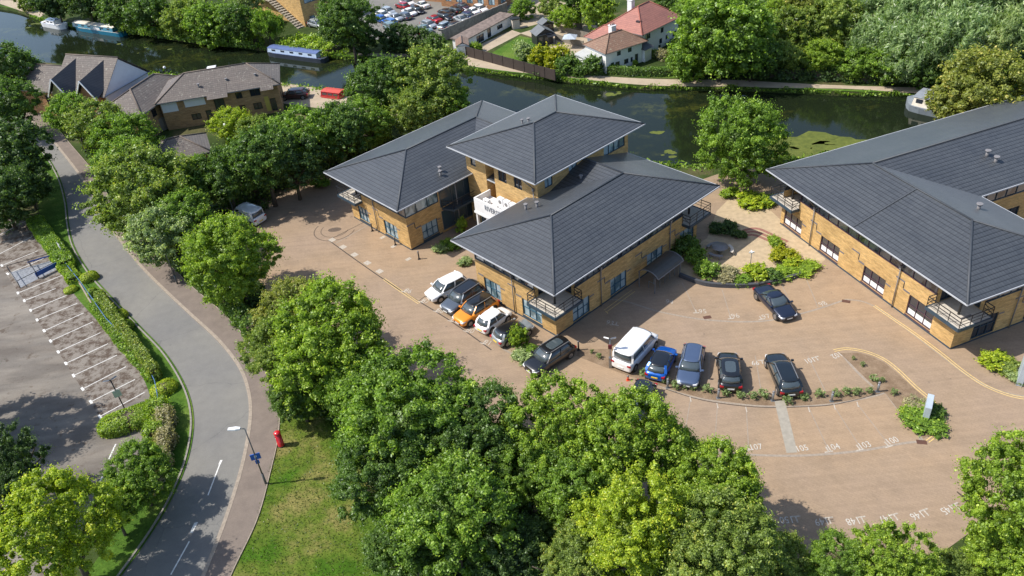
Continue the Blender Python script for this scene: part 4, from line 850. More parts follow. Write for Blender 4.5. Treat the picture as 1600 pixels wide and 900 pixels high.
for px, py, lab, s, yw in ((848, 67, 'black timber garden shed with grey pitched roof and small porch', 1.0, .3), (853, 48, 'lower black garden shed with flat grey roof behind the porch shed', .75, .3)):
    c = at(px, py); t = empty('garden_shed', (*c, 0), yw, lab, 'shed'); block(t, -1.4 * s, 1.4 * s, -1.2 * s, 1.2 * s, 1.8 * s, BLACKM, {'S': [(.3, 1.0, .05, 1.4), (1.4, 2.0, .6, 1.2)]}, WOODG, GLASS)
    gable_roof(t, -1.6 * s, 1.6 * s, -1.4 * s, 1.4 * s, 1.8 * s, (2.7 if s == 1 else 2.0 / s) * s, 'y', wallm=BLACKM, mat=plain('felt_roof', (.13, .14, .15), .8), gut=None, ov=.2, th=.05, rw=.08)
    if s == 1: MB().bar((1.4, -2.0, 0), (1.4, -2.0, 1.5), .08).bar((.3, -2.0, 0), (.3, -2.0, 1.5), .08).face([(.1, -2.2, 1.5), (1.6, -2.2, 1.5), (1.6, -1.2, 1.75), (.1, -1.2, 1.75)]).build('porch', BLACKM, t)
c = at(891, 74); t = empty('patio_umbrella', (*c, 0), 0, 'pale grey square garden umbrella on the cottage patio', 'umbrella')
MB().bar((0, 0, 0), (0, 0, 2.1), .05, n=8).build('pole', STEEL, t); m = MB()
for k in range(4):
    a0, a1 = R(90 * k + 30), R(90 * k + 120); m.face([(1.5 * math.cos(a0), 1.5 * math.sin(a0), 1.65), (1.5 * math.cos(a1), 1.5 * math.sin(a1), 1.65), (0, 0, 2.2)])
m.build('canopy', plain('grey_canvas', (.38, .42, .46), .8), t)
c = at(806, 44); t = empty('display_cabinet', (*c, 0), .2, 'small pale kiosk cabinet with dark roof beside the lock-up sheds', 'shed')
MB().box(-.6, .6, -.5, .5, 0, 1.6).build('body', DECK, t); MB().box(-.75, .75, -.65, .65, 1.6, 1.75).build('roof', BLACKM, t)
for i, L in enumerate(([(868, 62), (893, 70), (912, 74)], [(872, 48), (900, 56), (926, 62)], [(862, 36), (880, 38), (910, 46)])):
    wall_run('garden_fence', pxl(L), 1.0, .06, WOODG, ['low weathered fence nearest the patio umbrella', 'middle low weathered fence dividing the cottage yard', 'weathered fence at the back of the cottage yard'][i], 'fence', post=.1)
# ------------------------------------------------------------------ vehicles
def paint(name, c, metal=.35):
    k = 'paint_' + name
    if k not in MATS:
        MATS[k] = plain(k, c, .32, metal, .5, var=.03, coat=1.0)
    return MATS[k]
PW, PB = paint('white', (.78, .78, .78), 0), paint('black', (.006, .0065, .0075), .0)
def car_mesh(name, label, L, W, H, hood, boot, rake, rear, pm, roofm=None, rails=False, belt=.92, plate=True, group=None, ground=.2, van=False, wheel=.33, sunroof=False, hoodz=None, pill=True, tw=.74):
    """x forward. hood: bonnet length; boot: boot length; rake/rear: how far the glass leans"""
    t = empty('car' if not van else 'van', (0, 0, 0), 0, label, 'car' if not van else 'van', group)
    hz = hoodz or belt - .08; h2 = L / 2; roofm = roofm or pm
    def ring(x, w, zt, zb, crown=.04):
        P = [(0, zt + crown), (.55, zt + crown * .7), (.86, zt - .01), (.97, zt - .10), (1, zt - .28), (1, .5), (.97, .34), (.9, zb)]
        pts = [(x, w * y, z) for y, z in P]; return pts + [(x, -w * y, z) for y, z in P[::-1][:-1]]
    cowl = h2 - hood; tail = -h2 + boot; hw = W / 2
    st = [(h2, hw * .62, hz - .26, .3), (h2 - .06, hw * .80, hz - .17, .24), (h2 - .25, hw * .93, hz - .08, .21), (h2 - .6, hw * .99, hz - .03, ground), (cowl + .1, hw, hz + .05, ground), (cowl - .5, hw, belt, ground), (0, hw, belt, ground),
          (tail + .35, hw, belt + .02, ground), (min(tail, -h2 + .5), hw * .99, belt + .01 if boot > .5 else belt + .03, ground), (-h2 + .18, hw * .94, belt - .03, .22), (-h2 + .03, hw * .86, belt - .12, .27), (-h2, hw * .74, belt - .25, .34)]
    st = sorted(st, key=lambda s: -s[0])
    MB().loft([ring(*s) for s in st]).build('body', pm, t, subd=1)
    # glasshouse
    b0, b1 = cowl + .12, tail - .02 if boot > .5 else -h2 + .12; r0, r1 = b0 - rake, b1 + rear
    def gr(z, xa, xb, w, n=.12):
        return [(xa, 0, z), (xa - n * .6, w * .7, z), (xa - n * 2, w, z), ((xa + xb) / 2, w * 1.02, z), (xb + n * 2, w * .97, z), (xb + n * .5, w * .68, z), (xb, 0, z), (xb + n * .5, -w * .68, z), (xb + n * 2, -w * .97, z), ((xa + xb) / 2, -w * 1.02, z), (xa - n * 2, -w, z), (xa - n * .6, -w * .7, z)]
    zr = H - .07; zm = (belt + zr) / 2
    A, B, Cc = gr(belt - .04, b0, b1, hw * .93), gr(zm, (b0 + r0) / 2 + .02, (b1 + r1) / 2 - .02, hw * (.49 + tw / 2)), gr(zr, r0, r1, hw * tw)
    Cg = [(p[0], p[1] * .97, zr - .045) for p in Cc]
    g = MB().loft([A, B, Cg]).build('windows', CARGLASS, t)
    # roof panel
    def sc(rg, k, z): return [(p[0] * 1 + (0 if True else 0), p[1] * k, z) for p in rg]
    cx = (r0 + r1) / 2; shrink = lambda rg, k, z: [(cx + (p[0] - cx) * k, p[1] * k, z) for p in rg]
    MB().loft([shrink(Cc, 1.06, zr - .07), shrink(Cc, 1.075, zr - .01), shrink(Cc, .96, zr + .05), shrink(Cc, .5, zr + .07)]).build('roof', roofm, t, subd=1 if tw < .8 else 0)
    if sunroof: MB().loft([shrink(Cc, .62, zr + .05), shrink(Cc, .6, zr + .078)]).build('sunroof', CARGLASS, t)
    for s in (2, 10, 4, 8, 3, 9) if pill else ():
        wd, th_ = ((.09, .07) if s in (2, 10) else (.22 if boot < .5 else .16, .06) if s in (4, 8) else (.07, .05))
        MB().bar(A[s], B[s], wd, th_).bar(B[s], Cc[s], wd * .85, th_).build('pillar', pm, t)
    if van:
        for sy in (1, -1): MB().face([(b1 + .25, sy * hw * .955, belt), (0.3, sy * hw * .96, belt), (.2, sy * hw * (tw + .03), zr), (b1 + .3, sy * hw * (tw + .02), zr)]).build('side_panel', pm, t)
    for sx, sy in ((1, 1), (1, -1), (-1, 1), (-1, -1)):
        x = (h2 - .82 if sx > 0 else -h2 + .78); y0, y1 = sy * (hw - .2), sy * (hw + .015)
        MB().bar((x, sy * (hw - .1), wheel + .03), (x, sy * (hw + .006), wheel + .03), wheel * 2 + .14, n=18).build('wheel_arch', BLACKM, t)
        wh = MB().bar((x, y0, wheel), (x, y1 + sy * .01, wheel), wheel * 2, n=20).build('wheel', TYRE, t)
        rm = MB().bar((x, y1, wheel), (x, y1 + sy * .018, wheel), wheel * 1.35, n=14); rm.build('rim', RIM, wh)
    for sy in (1, -1):
        MB().loft([[(h2 - .42, sy * hw * .93, hz - .16), (h2 - .42, sy * hw * .93, hz - .28), (h2 - .42, sy * hw * .7, hz - .28), (h2 - .42, sy * hw * .7, hz - .1)], [(h2 - .045, sy * hw * .80, hz - .21), (h2 - .045, sy * hw * .82, hz - .32), (h2 - .01, sy * hw * .5, hz - .32), (h2 - .03, sy * hw * .48, hz - .2)]]).build('headlight', LAMPW, t)
        MB().box(-h2 - .004, -h2 + .2, min(sy * hw * .62, sy * hw * .93), max(sy * hw * .62, sy * hw * .93), belt - .3, belt - .14).build('tail_light', TAIL, t)
        MB().box(b0 - .38, b0 - .2, min(sy * hw * .98, sy * (hw + .2)), max(sy * hw * .98, sy * (hw + .2)), belt, belt + .14).build('mirror', pm, t, bevel=.03)
    MB().box(h2 - .03, h2 + .012, -.45, .45, .36, .52).build('grille', BLACKM, t); MB().box(h2 + .012, h2 + .024, -.26, .26, .38, .49).build('number_plate', PLATEW, t)
    MB().box(-h2 - .03, -h2 + .02, -.26, .26, .5, .61).build('number_plate', PLATEY if plate != 'w' else PLATEW, t)
    if rails:
        for sy in (1, -1): MB().bar((r0 - .2, sy * hw * .68, H + .02), (r1 + .2, sy * hw * .68, H + .02), .05).build('roof_rail', STEEL, t)
    return t
def put(t, f, r, z=.6):
    """place a vehicle: f, r are pixels of its nose and its tail"""
    a, b = Vector(at(*f, z)), Vector(at(*r, z)); c = (a + b) / 2; d = a - b; t.location = (c.x, c.y, 0); t.rotation_euler.z = math.atan2(d.y, d.x); return t
G_ = 'cars in the office park'
put(car_mesh('c', 'white people carrier parked nose out at the left end of the row by the building', 4.35, 1.82, 1.58, .95, .3, .75, .35, PW, belt=.98, group=G_), (675, 461), (722, 438))
put(car_mesh('c', 'grey off-roader with pale windscreen glare between the white and the orange car', 4.6, 1.9, 1.66, 1.15, .3, .6, .3, paint('slate', (.10, .12, .15)), PB, rails=True, belt=1.0, group=G_), (702, 480), (744, 452))
put(car_mesh('c', 'bright orange crossover with black roof', 4.5, 1.84, 1.6, 1.1, .3, .65, .35, paint('orange', (.80, .26, .005), .1), PB, belt=1.0, group=G_, rails=True), (719, 499), (767, 470))
put(car_mesh('c', 'small rounded white two door car showing its rear beside the orange crossover', 3.65, 1.64, 1.48, .8, .25, .55, .45, PW, belt=.92, group=G_), (789, 486), (753, 512))
put(car_mesh('c', 'small silver grey hatchback with black roof, right end of the row by the building', 3.85, 1.7, 1.42, .85, .25, .55, .3, paint('silver', (.30, .32, .33)), PB, belt=.9, group=G_), (822, 507), (780, 529))
put(car_mesh('c', 'black off-roader with glass roof standing alone beyond the building corner', 4.7, 1.92, 1.65, 1.2, .3, .7, .35, PB, rails=True, belt=1.0, group=G_, sunroof=True), (832, 574), (884, 541))
put(car_mesh('v', 'white passenger van seen from behind beside the lamp post', 5.0, 1.95, 2.0, .75, .12, .6, .12, PW, belt=1.12, group='vans in the office park', van=False, hoodz=1.05, plate='w', tw=.87), (1010, 528), (976, 566))
bpy.context.view_layer.update()
V_ = [o for o in COL.objects if o.get('label', '').startswith('white passenger van')][0]; V_.name = 'van'; V_['category'] = 'van'
put(car_mesh('c', 'bright blue small hatchback with black roof and yellow plate', 3.95, 1.78, 1.4, .95, .3, .65, .5, paint('blue', (.0, .09, .42), .3), PB, belt=.92, group=G_), (1043, 546), (1024, 586))
put(car_mesh('c', 'steel blue estate car with roof rails parked nose towards the shrubs', 4.75, 1.86, 1.46, 1.25, .3, .75, .4, paint('steel_blue', (.075, .11, .19)), rails=True, belt=.95, group=G_), (1074, 597), (1085, 545))
put(car_mesh('c', 'black hatchback with glass roof between the steel blue estate and bay 99', 4.3, 1.82, 1.5, 1.0, .3, .7, .4, PB, belt=.96, group=G_, sunroof=True, plate='w'), (1137, 554), (1142, 605))
put(car_mesh('c', 'black estate car with chrome window line between bays 99 and 101', 4.8, 1.85, 1.46, 1.2, .3, .75, .5, paint('ink_black', (.008, .012, .015), .1), rails=True, belt=.95, group=G_, plate='w'), (1212, 558), (1235, 611))
put(car_mesh('c', 'dark navy coupe saloon by the curved garden wall', 4.75, 1.86, 1.38, 1.25, .95, .95, .8, paint('navy', (.015, .022, .045)), belt=.92, group=G_), (1232, 493), (1191, 451))
put(car_mesh('c', 'dark grey car half hidden under the bright tree below the soil strip', 4.4, 1.8, 1.45, 1.0, .3, .7, .4, paint('charcoal', (.02, .024, .03)), belt=.95, group=G_), (988, 648), (1008, 606))
put(car_mesh('v', 'small white panel van in the tree shade at the far left end of the paving', 4.4, 1.85, 1.85, .8, .1, .6, .06, PW, belt=1.1, group='vans in the office park', van=True, hoodz=1.0, ground=.22, tw=.85), (370, 331), (405, 343))
put(car_mesh('c', 'dark car with pale bonnet parked on the canal quay', 4.4, 1.8, 1.45, 1.0, .4, .7, .5, paint('maroon', (.08, .03, .03)), belt=.95), (446, 148), (474, 146))
put(car_mesh('c', 'silver car beside the outside stair of the tan brick block', 4.2, 1.8, 1.45, 1.0, .35, .7, .5, paint('pale_silver', (.42, .45, .47)), belt=.95), (506, 40), (486, 35))
# pickup in the lane behind the wall
t = empty('pickup_truck', (0, 0, 0), 0, 'dark grey pickup truck parked in the lane behind the concrete wall', 'pickup truck'); GP = paint('gunmetal', (.07, .07, .075))
MB().loft([[(x, -w, z0), (x, w, z0), (x, w * 1.02, .6), (x, w, z1), (x, -w, z1), (x, -w * 1.02, .6)] for x, w, z0, z1 in ((2.5, .72, .35, .7), (2.35, .88, .28, .88), (1.0, .92, .26, .98), (-.9, .92, .26, 1.0), (-2.45, .92, .3, 1.0), (-2.55, .86, .38, .95))]).build('body', GP, t)
MB().loft([[(1.05, -.8, .95), (1.05, .8, .95), (-.8, .8, .97), (-.8, -.8, .97)], [(.4, -.64, 1.62), (.4, .64, 1.62), (-.55, .64, 1.62), (-.55, -.64, 1.62)]]).build('windows', CARGLASS, t); MB().box(-.6, .42, -.66, .66, 1.62, 1.7).build('roof', GP, t, bevel=.03); MB().box(-2.35, -1.0, -.75, .75, .98, 1.012).build('load_bed', BLACKM, t)
for x in (1.6, -1.6):
    for s in (1, -1): MB().bar((x, s * .7, .36), (x, s * .95, .36), .72, n=16).build('wheel', TYRE, t)
put(t, (774, 36), (800, 30))
# the far car park: two prototypes of body shape, one copy per car
FARC = [(300, 60, 'red', 'h', 0), (350, 28, 'white', 'h', 0), (440, 100, 'black', 'h', 0), (492, 52, 'white', 's', 0), (368, 122, 'white', 's', 0), (165, 112, 'pale_silver', 'h', 0), (318, 158, 'slate', 'h', 0), (112, 148, 'white', 'h', 0), (235, 172, 'pale_silver', 's', 0), (180, 218, 'light_blue', 'h', 0), (102, 192, 'blue', 'h', 0), (190, 262, 'teal_silver', 'h', 0),
        (605, 190, 'red', 's', 0), (555, 240, 'pale_silver', 'h', 0), (515, 283, 'teal_silver', 's', 0), (440, 308, 'dark_teal', 's', 0), (708, 165, 'black', 'h', 0), (720, 128, 'charcoal', 's', 0), (800, 100, 'black', 'h', 0), (868, 188, 'pale_silver', 's', 0), (940, 160, 'deep_blue', 'h', 0), (975, 115, 'white', 's', 0), (1050, 88, 'white', 'h', 0), (878, 68, 'plum', 's', 0), (716, 245, 'ice_blue', 'h', 1), (812, 245, 'charcoal', 'h', 1)]
CC = {'red': (.45, .02, .03), 'light_blue': (.05, .2, .55), 'teal_silver': (.22, .32, .34), 'dark_teal': (.02, .05, .065), 'deep_blue': (.015, .05, .15), 'plum': (.05, .03, .06), 'ice_blue': (.42, .52, .58)}
proto = {}
for k, (X, Y, c, s, o) in enumerate(FARC):
    mt = MATS.get('paint_' + c) or paint(c, CC[c])
    nm = {'h': 'hatchback', 's': 'saloon'}[s]; cn = c.replace('_', ' ')
    left = X < 560
    lab = '%s %s in the far car park, %s row' % (cn, nm, 'left' if left else 'right')
    same = [q for q in FARC if q[2] == c and q[3] == s and (q[0] < 560) == left]
    if len(same) > 1: lab += ', ' + (['nearest the canal', 'second from the canal', 'third from the canal', 'farthest from the canal'][sorted(same, key=lambda q: -q[1]).index(FARC[k])])
    if o: lab = '%s %s parked nose up against the concrete wall of the far car park' % (cn, nm)
    if s not in proto:
        t = car_mesh('c', lab, 4.1, 1.75, 1.42, .95, .3 if s == 'h' else .8, .7, .5, mt, belt=.92, group='cars in the far car park', pill=False); proto[s] = t
    else:
        t = copy_tree(proto[s]); t['label'] = lab
    for ch in t.children:
        if ch.name.split('.')[0] in ('body', 'roof', 'pillars', 'mirror'):
            ch.material_slots[0].link = 'OBJECT'; ch.material_slots[0].material = mt
    px, py = 580 + X / 6.154, Y / 6.154
    if o: put(t, (px + 9, py - 4), (px - 9, py + 5), .4)
    else: put(t, (px + 10, py + 3.2), (px - 10, py - 3.2), .4) if k % 3 else put(t, (px - 10, py - 3.2), (px + 10, py + 3.2), .4)
    t.scale = (.86, .86, .86)

# ------------------------------------------------------------------ boats
def boat(label, f, r, W, hullm, cabm, roofm, cab=(.12, .86), hz=.75, cz=1.5, nwin=5, winm=None, round_=False, bowlen=.16, cat='canal boat', z=-.6, name='narrowboat', stripe=None, awn=None):
    a, b = Vector(at(*f, 0)), Vector(at(*r, 0)); d = a - b; L = d.length; c = (a + b) / 2
    t = empty(name, (c.x, c.y, z), math.atan2(d.y, d.x), label, cat); h = L / 2; w = W / 2
    rings = []
    for x, k, zz in ((-h, .55, hz), (-h + .5, .92, hz), (-h + 1.2, 1, hz), (h - L * bowlen - .5, 1, hz), (h - L * bowlen * .6, .9, hz + .06), (h - L * bowlen * .25, .55, hz + .15), (h, .06, hz + .25)):
        rings.append([(x, -w * k * .9, -.3), (x, w * k * .9, -.3), (x, w * k, zz), (x, -w * k, zz)])
    MB().loft(rings, smooth=False).build('hull', hullm, t)
    m = MB().bar((-h + .3, w * .9, hz), (h - L * bowlen, w * .98, hz + .03), .07).bar((-h + .3, -w * .9, hz), (h - L * bowlen, -w * .98, hz + .03), .07); m.build('gunwale', roofm if stripe is None else stripe, t)
    x0, x1 = -h + L * cab[0], -h + L * cab[1]; wi = w * .84
    cb = MB().loft([[(x0, -wi, hz), (x0, wi, hz), (x0 + .05, wi * .88, cz), (x0 + .05, -wi * .88, cz)], [(x1, -wi, hz), (x1, wi, hz), (x1 - .15, wi * .88, cz), (x1 - .15, -wi * .88, cz)]], smooth=False).build('cabin', cabm, t)
    MB().loft([[(x0, -wi * .94, cz), (x0, wi * .94, cz), (x0, 0, cz + .12)], [(x1, -wi * .94, cz), (x1, wi * .94, cz), (x1, 0, cz + .12)]], smooth=False).build('roof', roofm, t)
    for s in (1, -1):
        for k in range(nwin):
            x = x0 + (x1 - x0) * (k + .7) / (nwin + .4); y = s * (wi * .95 + .01)
            MB().box(x - .4, x + .4, min(y, y - s * .06), max(y, y - s * .06), hz + .28, cz - .16).build('window', GLASS if winm is None else winm, t)
    MB().box(-h + .9, x0 - .02, -w * .75, w * .75, hz - .05, hz + .01).build('deck', plain('boat_deck', (.14, .1, .08), .8), t)
    m = MB().bar((-h + .6, 0, hz), (-h + .5, 0, hz + .8), .05).bar((-h + .5, 0, hz + .8), (-h + 1.1, 0, hz + .85), .05); m.build('tiller', BLACKM, t)
    return t, h
b1, h_ = boat('teal narrowboat with cream roof moored by the far bank trees', (118, 40), (194, 51), 2.1, paint('teal', (.0, .16, .26), 0), paint('teal', (.0, .16, .26), 0), plain('cream_roof', (.62, .58, .5), .6), (.14, .97), nwin=6)
MB().box(-1.6, .2, 1.0, 1.02, .85, 1.3).build('painted_panel', WHITEP, b1)
b2, h_ = boat('pale blue narrowboat with darker blue roof moored below the willow', (418, 79), (510, 91), 2.2, plain('hull_black_blue', (.04, .05, .07), .5), plain('pale_blue_paint', (.42, .52, .66), .4), plain('mid_blue_roof', (.09, .13, .28), .5), (.10, .93), nwin=5)
b3, h_ = boat('bright red narrowboat at the quay', (538, 152), (504, 148), 2.1, paint('red', (.45, .02, .03), 0), paint('red', (.45, .02, .03), 0), plain('orange_red_roof', (.5, .07, .05), .6), (.1, .95), nwin=3, bowlen=.1)
b4, h_ = boat('white motor cruiser with blue canopy moored at the far left', (102, 40), (69, 34), 2.2, WHITEP, WHITEP, plain('canopy_blue', (.12, .18, .3), .7), (.3, .7), hz=.8, cz=1.5, nwin=2, name='motor_cruiser', cat='boat')
b5, h_ = boat('broad grey barge with cream cabin sides and grey roof partly behind the right hand tree', (1417, 156), (1492, 172), 4.2, plain('barge_grey', (.20, .23, .26), .6), plain('barge_cream', (.66, .60, .5), .6), plain('barge_roof', (.22, .24, .27), .7), (.1, .8), hz=.8, cz=1.9, nwin=3, bowlen=.3, name='barge', cat='barge')
b6, h_ = boat('white boat top showing over the ridge of the long terrace', (345, 112), (318, 116), 2.2, WHITEP, WHITEP, WHITEP, (.3, .8), nwin=2, name='motor_cruiser', cat='boat')

# ------------------------------------------------------------------ street furniture
LAMPHEAD = plain('lamp_head_pale', (.7, .7, .7), .4)
def lamp(label, base, h, arm=1.0, az=180, name='street_lamp', thick=.11, group='street lamps'):
    c = at(*base); t = empty(name, (*c, 0), R(az), label, 'street lamp', group)
    MB().bar((0, 0, 0), (0, 0, 1.2), thick * 1.6, n=10).bar((0, 0, 1.2), (0, 0, h), thick, n=10, w2=thick * .7).bar((0, 0, h - .03), (arm * .4, 0, h + .05), thick * .6, n=8).build('pole', plain('lamp_pole_dark', (.10, .105, .11), .5), t)
    hd = MB().loft([[(arm * .3, -.1, h + .0), (arm * .3, .1, h + .0), (arm * .3, .1, h + .1), (arm * .3, -.1, h + .1)], [(arm * .3 + .3, -.17, h + .02), (arm * .3 + .3, .17, h + .02), (arm * .3 + .3, .15, h + .14), (arm * .3 + .3, -.15, h + .14)], [(arm * .3 + .85, -.13, h + .06), (arm * .3 + .85, .13, h + .06), (arm * .3 + .85, .12, h + .13), (arm * .3 + .85, -.12, h + .13)]], smooth=False).build('lamp_head', LAMPHEAD, t)
    MB().box(arm * .3 + .2, arm * .3 + .75, -.1, .1, h - .005, h + .022).build('lens', LAMPW, hd); return t
BLUES = plain('sign_blue', (.01, .10, .42), .4)
l1 = lamp('dark lamp post with white head and small blue sign between the footpath and the grass', (416, 757), 5.9)
sg = MB().box(-.35, .35, -.03, .03, 2.75, 3.3).build('sign_plate', BLUES, l1); sg.rotation_euler.z = R(-165)
text('sign_symbol', 'P', .4, WHITEP, sg, Matrix.Translation((0, -.045, 3.02)) @ Matrix.Rotation(R(90), 4, 'X')); s2 = MB().box(-.14, .14, -.025, .025, 2.3, 2.65).build('sign_plate', BLUES, l1); s2.rotation_euler.z = R(-165)
lamp('street lamp whose head stands out of the pale green tree beside the footpath', (278, 445), 5.6, az=170)
lamp('lamp post rising by the hedge corner at the lower left beside the dark tree', (25, 800), 5.6, az=15)
lamp('lamp post by the white panel van at the far end of the paving', (372, 352), 4.6, az=200)
# twin globe lamps by the canal
for b, lab in (((412, 156), 'globe lamp post on the quay beside the red boat'), ((267, 135), 'globe lamp post behind the terrace roof by the water'), ((362, 228), 'globe lamp post in the yellow green shrubs')):
    c = at(*b); t = empty('globe_lamp', (*c, 0), 0, lab, 'street lamp', 'globe lamps'); MB().bar((0, 0, 0), (0, 0, 2.9), .09, n=8).build('pole', BLACKM, t); MB().lathe([(0.02, 2.85), (.17, 2.95), (.24, 3.1), (.17, 3.27), (0.02, 3.35)], n=14).build('globe', LAMPHEAD, t)
# floodlight post with round red box between the cars
c = at(953.7, 574); t = empty('floodlight_post', (*c, 0), R(-10), 'grey post with two square floodlights and a dark red box beside the white van', 'lamp post')
MB().box(-.12, .12, -.12, .12, 0, 1.1).bar((0, 0, 1.1), (0, 0, 3.1), .1, n=8).build('pole', STEEL, t); MB().box(-.16, .16, -.14, -.03, 2.1, 2.5).build('control_box', plain('dark_red_box', (.12, .01, .02), .5), t)
for s in (1, -1): f_ = MB().box(-.22, .22, -.05, .05, -.17, .17).build('floodlight', STEEL, t); f_.location = (s * .26, 0, 3.15); f_.rotation_euler = (R(40), 0, R(20 * s)); MB().box(-.17, .17, -.056, -.05, -.12, .12).build('lens', LAMPW, f_)
MB().bar((-.3, 0, 3.05), (.3, 0, 3.05), .06).build('crossbar', STEEL, t)
# floodlight and board in the left hedge
c = at(196, 641); t = empty('floodlight_post', (*c, 0), R(30), 'post with square floodlights and a pale board rising from the clipped oval hedge', 'lamp post')
MB().bar((0, 0, 0), (0, 0, 3.4), .1, n=8).build('pole', BLACKM, t); MB().box(-.3, .3, -.05, -.02, 1.6, 2.3).build('sign_board', plain('pale_green_board', (.45, .5, .45), .6), t)
for s in (1, -1): f_ = MB().box(-.24, .24, -.05, .05, -.18, .18).build('floodlight', STEEL, t); f_.location = (s * .26, 0, 3.5); f_.rotation_euler = (R(55), 0, R(25 * s)); MB().box(-.18, .18, .051, .057, -.13, .13).build('lens', BLACKM, f_)
c = at(101, 403); t = empty('sign_post', (*c, 0), R(-50), 'small pale warning board tilted in the hedge above the blue rail', 'sign'); MB().bar((0, 0, 0), (0, 0, 1.9), .06, n=8).build('pole', STEEL, t); MB().box(-.35, .35, -.02, .02, 1.3, 1.9).build('sign_board', plain('pale_board', (.5, .5, .5), .6), t)
# post box
c = at(440, 697); t = empty('post_box', (*c, 0), R(200), 'red cylindrical pillar post box at the edge of the grass', 'post box'); RP = plain('post_red', (.50, .012, .018), .35, coat=.5)
MB().lathe([(.27, .12), (.25, .16), (.25, 1.38)], n=24).build('body', RP, t); MB().lathe([(.27, 0), (.28, .12), (.26, .14)], n=24).build('base', BLACKM, t); MB().lathe([(.26, 1.38), (.275, 1.42), (.275, 1.48), (.2, 1.56), (.02, 1.6)], n=24).build('cap', RP, t)
MB().box(.22, .262, -.12, .12, 1.15, 1.2).build('slot', BLACKM, t); MB().box(.235, .262, -.1, .1, .75, 1.0).build('notice_plate', PLATEW, t)
# bollards
def bollard(px, py, lab, h=.9, m=None, r=.09):
    c = at(px, py); t = empty('bollard', (*c, 0), 0, lab, 'bollard', 'bollards'); m = m or STEEL
    MB().lathe([(r, 0), (r, h - .12)], n=14).build('post', m, t); MB().lathe([(r * 1.12, h - .12), (r * 1.12, h - .04), (r * .8, h), (.01, h + .01)], n=14).build('cap', GREYP, t); MB().box(-.14, .14, -.14, .14, 0, .03).build('base_plate', m, t)
BD = plain('bollard_dark', (.035, .03, .03), .6)
for px, py, lab in ((1043, 606, 'pale bollard in the soil strip behind the blue hatchback'), (1122, 622, 'leaning pale bollard in the soil strip near the black hatchback'), (1207, 626, 'pale bollard at the head of the concrete path'), (1299, 627, 'pale bollard in the soil strip right of the black estate'), (1371, 612, 'pale bollard at the right corner of the soil strip')): bollard(px, py, lab, 1.0)
for px, py, lab in ((582, 361, 'dark bollard nearest the balcony of the left wing'), (618, 383, 'dark bollard by the second window of the left wing'), (655, 405, 'dark bollard in front of the left wing corner'), (904, 547, 'slim dark bollard by the black off-roader')): bollard(px, py, lab, 1.0, BD, .07)
bollard(981, 594, 'low red and white cone shaped post near the blue hatchback', .5, plain('cone_orange', (.6, .08, .03), .6), .08)
# park signs
def pylon(base, yaw, w, h, label, lean=0):
    c = at(*base); t = empty('park_sign', (*c, 0), yaw, label, 'sign')
    b = MB().box(-w / 2, w / 2, -.22, .22, 0, h).build('body', plain('sign_silver_blue', (.42, .48, .53), .45, .1), t, bevel=.02)
    MB().box(-w / 2 + .06, w / 2 - .06, -.234, -.222, .1, h - .08).build('face_panel', plain('sign_dark_face', (.05, .07, .10), .5), b)
    m = MB(); 
    return t, b
t, b = pylon((1446, 651), R(58), 1.6, 1.6, 'silver monolith sign with dark lettered face on the planted corner')
for i, (s_, z_) in enumerate((('11', 1.35), ('RIVERSIDE', 1.0), ('PARK', .7), ('OFFICES', .42))): text('sign_lettering', s_, .26 if i else .34, WHITEP, b, Matrix.Translation((.0, -.238, z_)) @ Matrix.Rotation(R(90), 4, 'X'))
t, b = pylon((1592, 597), R(60), 1.0, 3.0, 'tall narrow silver blue sign at the right edge of the photo')
# cycle shelter
a, b_ = Vector(at(1023, 459)), Vector(at(1062, 429)); d = (b_ - a); t = empty('cycle_shelter', (a.x, a.y, 0), math.atan2(d.y, d.x), 'curved grey cycle shelter against the shaded wall of the middle building', 'shelter'); L = d.length
m = MB()
for k in range(8):
    t0, t1 = R(10 + 19 * k), R(10 + 19 * (k + 1)); p0 = (1.15 * math.cos(t0) + .75, 1.5 + .75 * math.sin(t0)); p1 = (1.15 * math.cos(t1) + .75, 1.5 + .75 * math.sin(t1))
    m.face([(0, p0[0], p0[1]), (L, p0[0], p0[1]), (L, p1[0], p1[1]), (0, p1[0], p1[1])]); m.face([(0, p0[0], p0[1] - .04), (L, p0[0], p0[1] - .04), (L, p1[0], p1[1] - .04), (0, p1[0], p1[1] - .04)])
m.build('canopy', plain('smoky_sheet', (.07, .065, .058), .5), t); m = MB()
for x in (0, L):
    m.bar((x, .0, 0), (x, 0, 1.7), .08).bar((x, 1.8, 0), (x, 1.8, 1.7), .08)
    for k in range(8): t0, t1 = R(10 + 19 * k), R(10 + 19 * (k + 1)); m.bar((x, 1.15 * math.cos(t0) + .75, 1.5 + .75 * math.sin(t0)), (x, 1.15 * math.cos(t1) + .75, 1.5 + .75 * math.sin(t1)), .07)
m.bar((0, -.32, 1.72), (L, -.32, 1.72), .09); m.build('frame', GREYP, t)
m = MB()
for k in range(5): x = .4 + k * (L - .8) / 4; m.bar((x, .3, 0), (x, .3, .75), .05).bar((x, .3, .75), (x, 1.0, .75), .05).bar((x, 1.0, .75), (x, 1.0, 0), .05)
m.build('cycle_stand', STEEL, t)
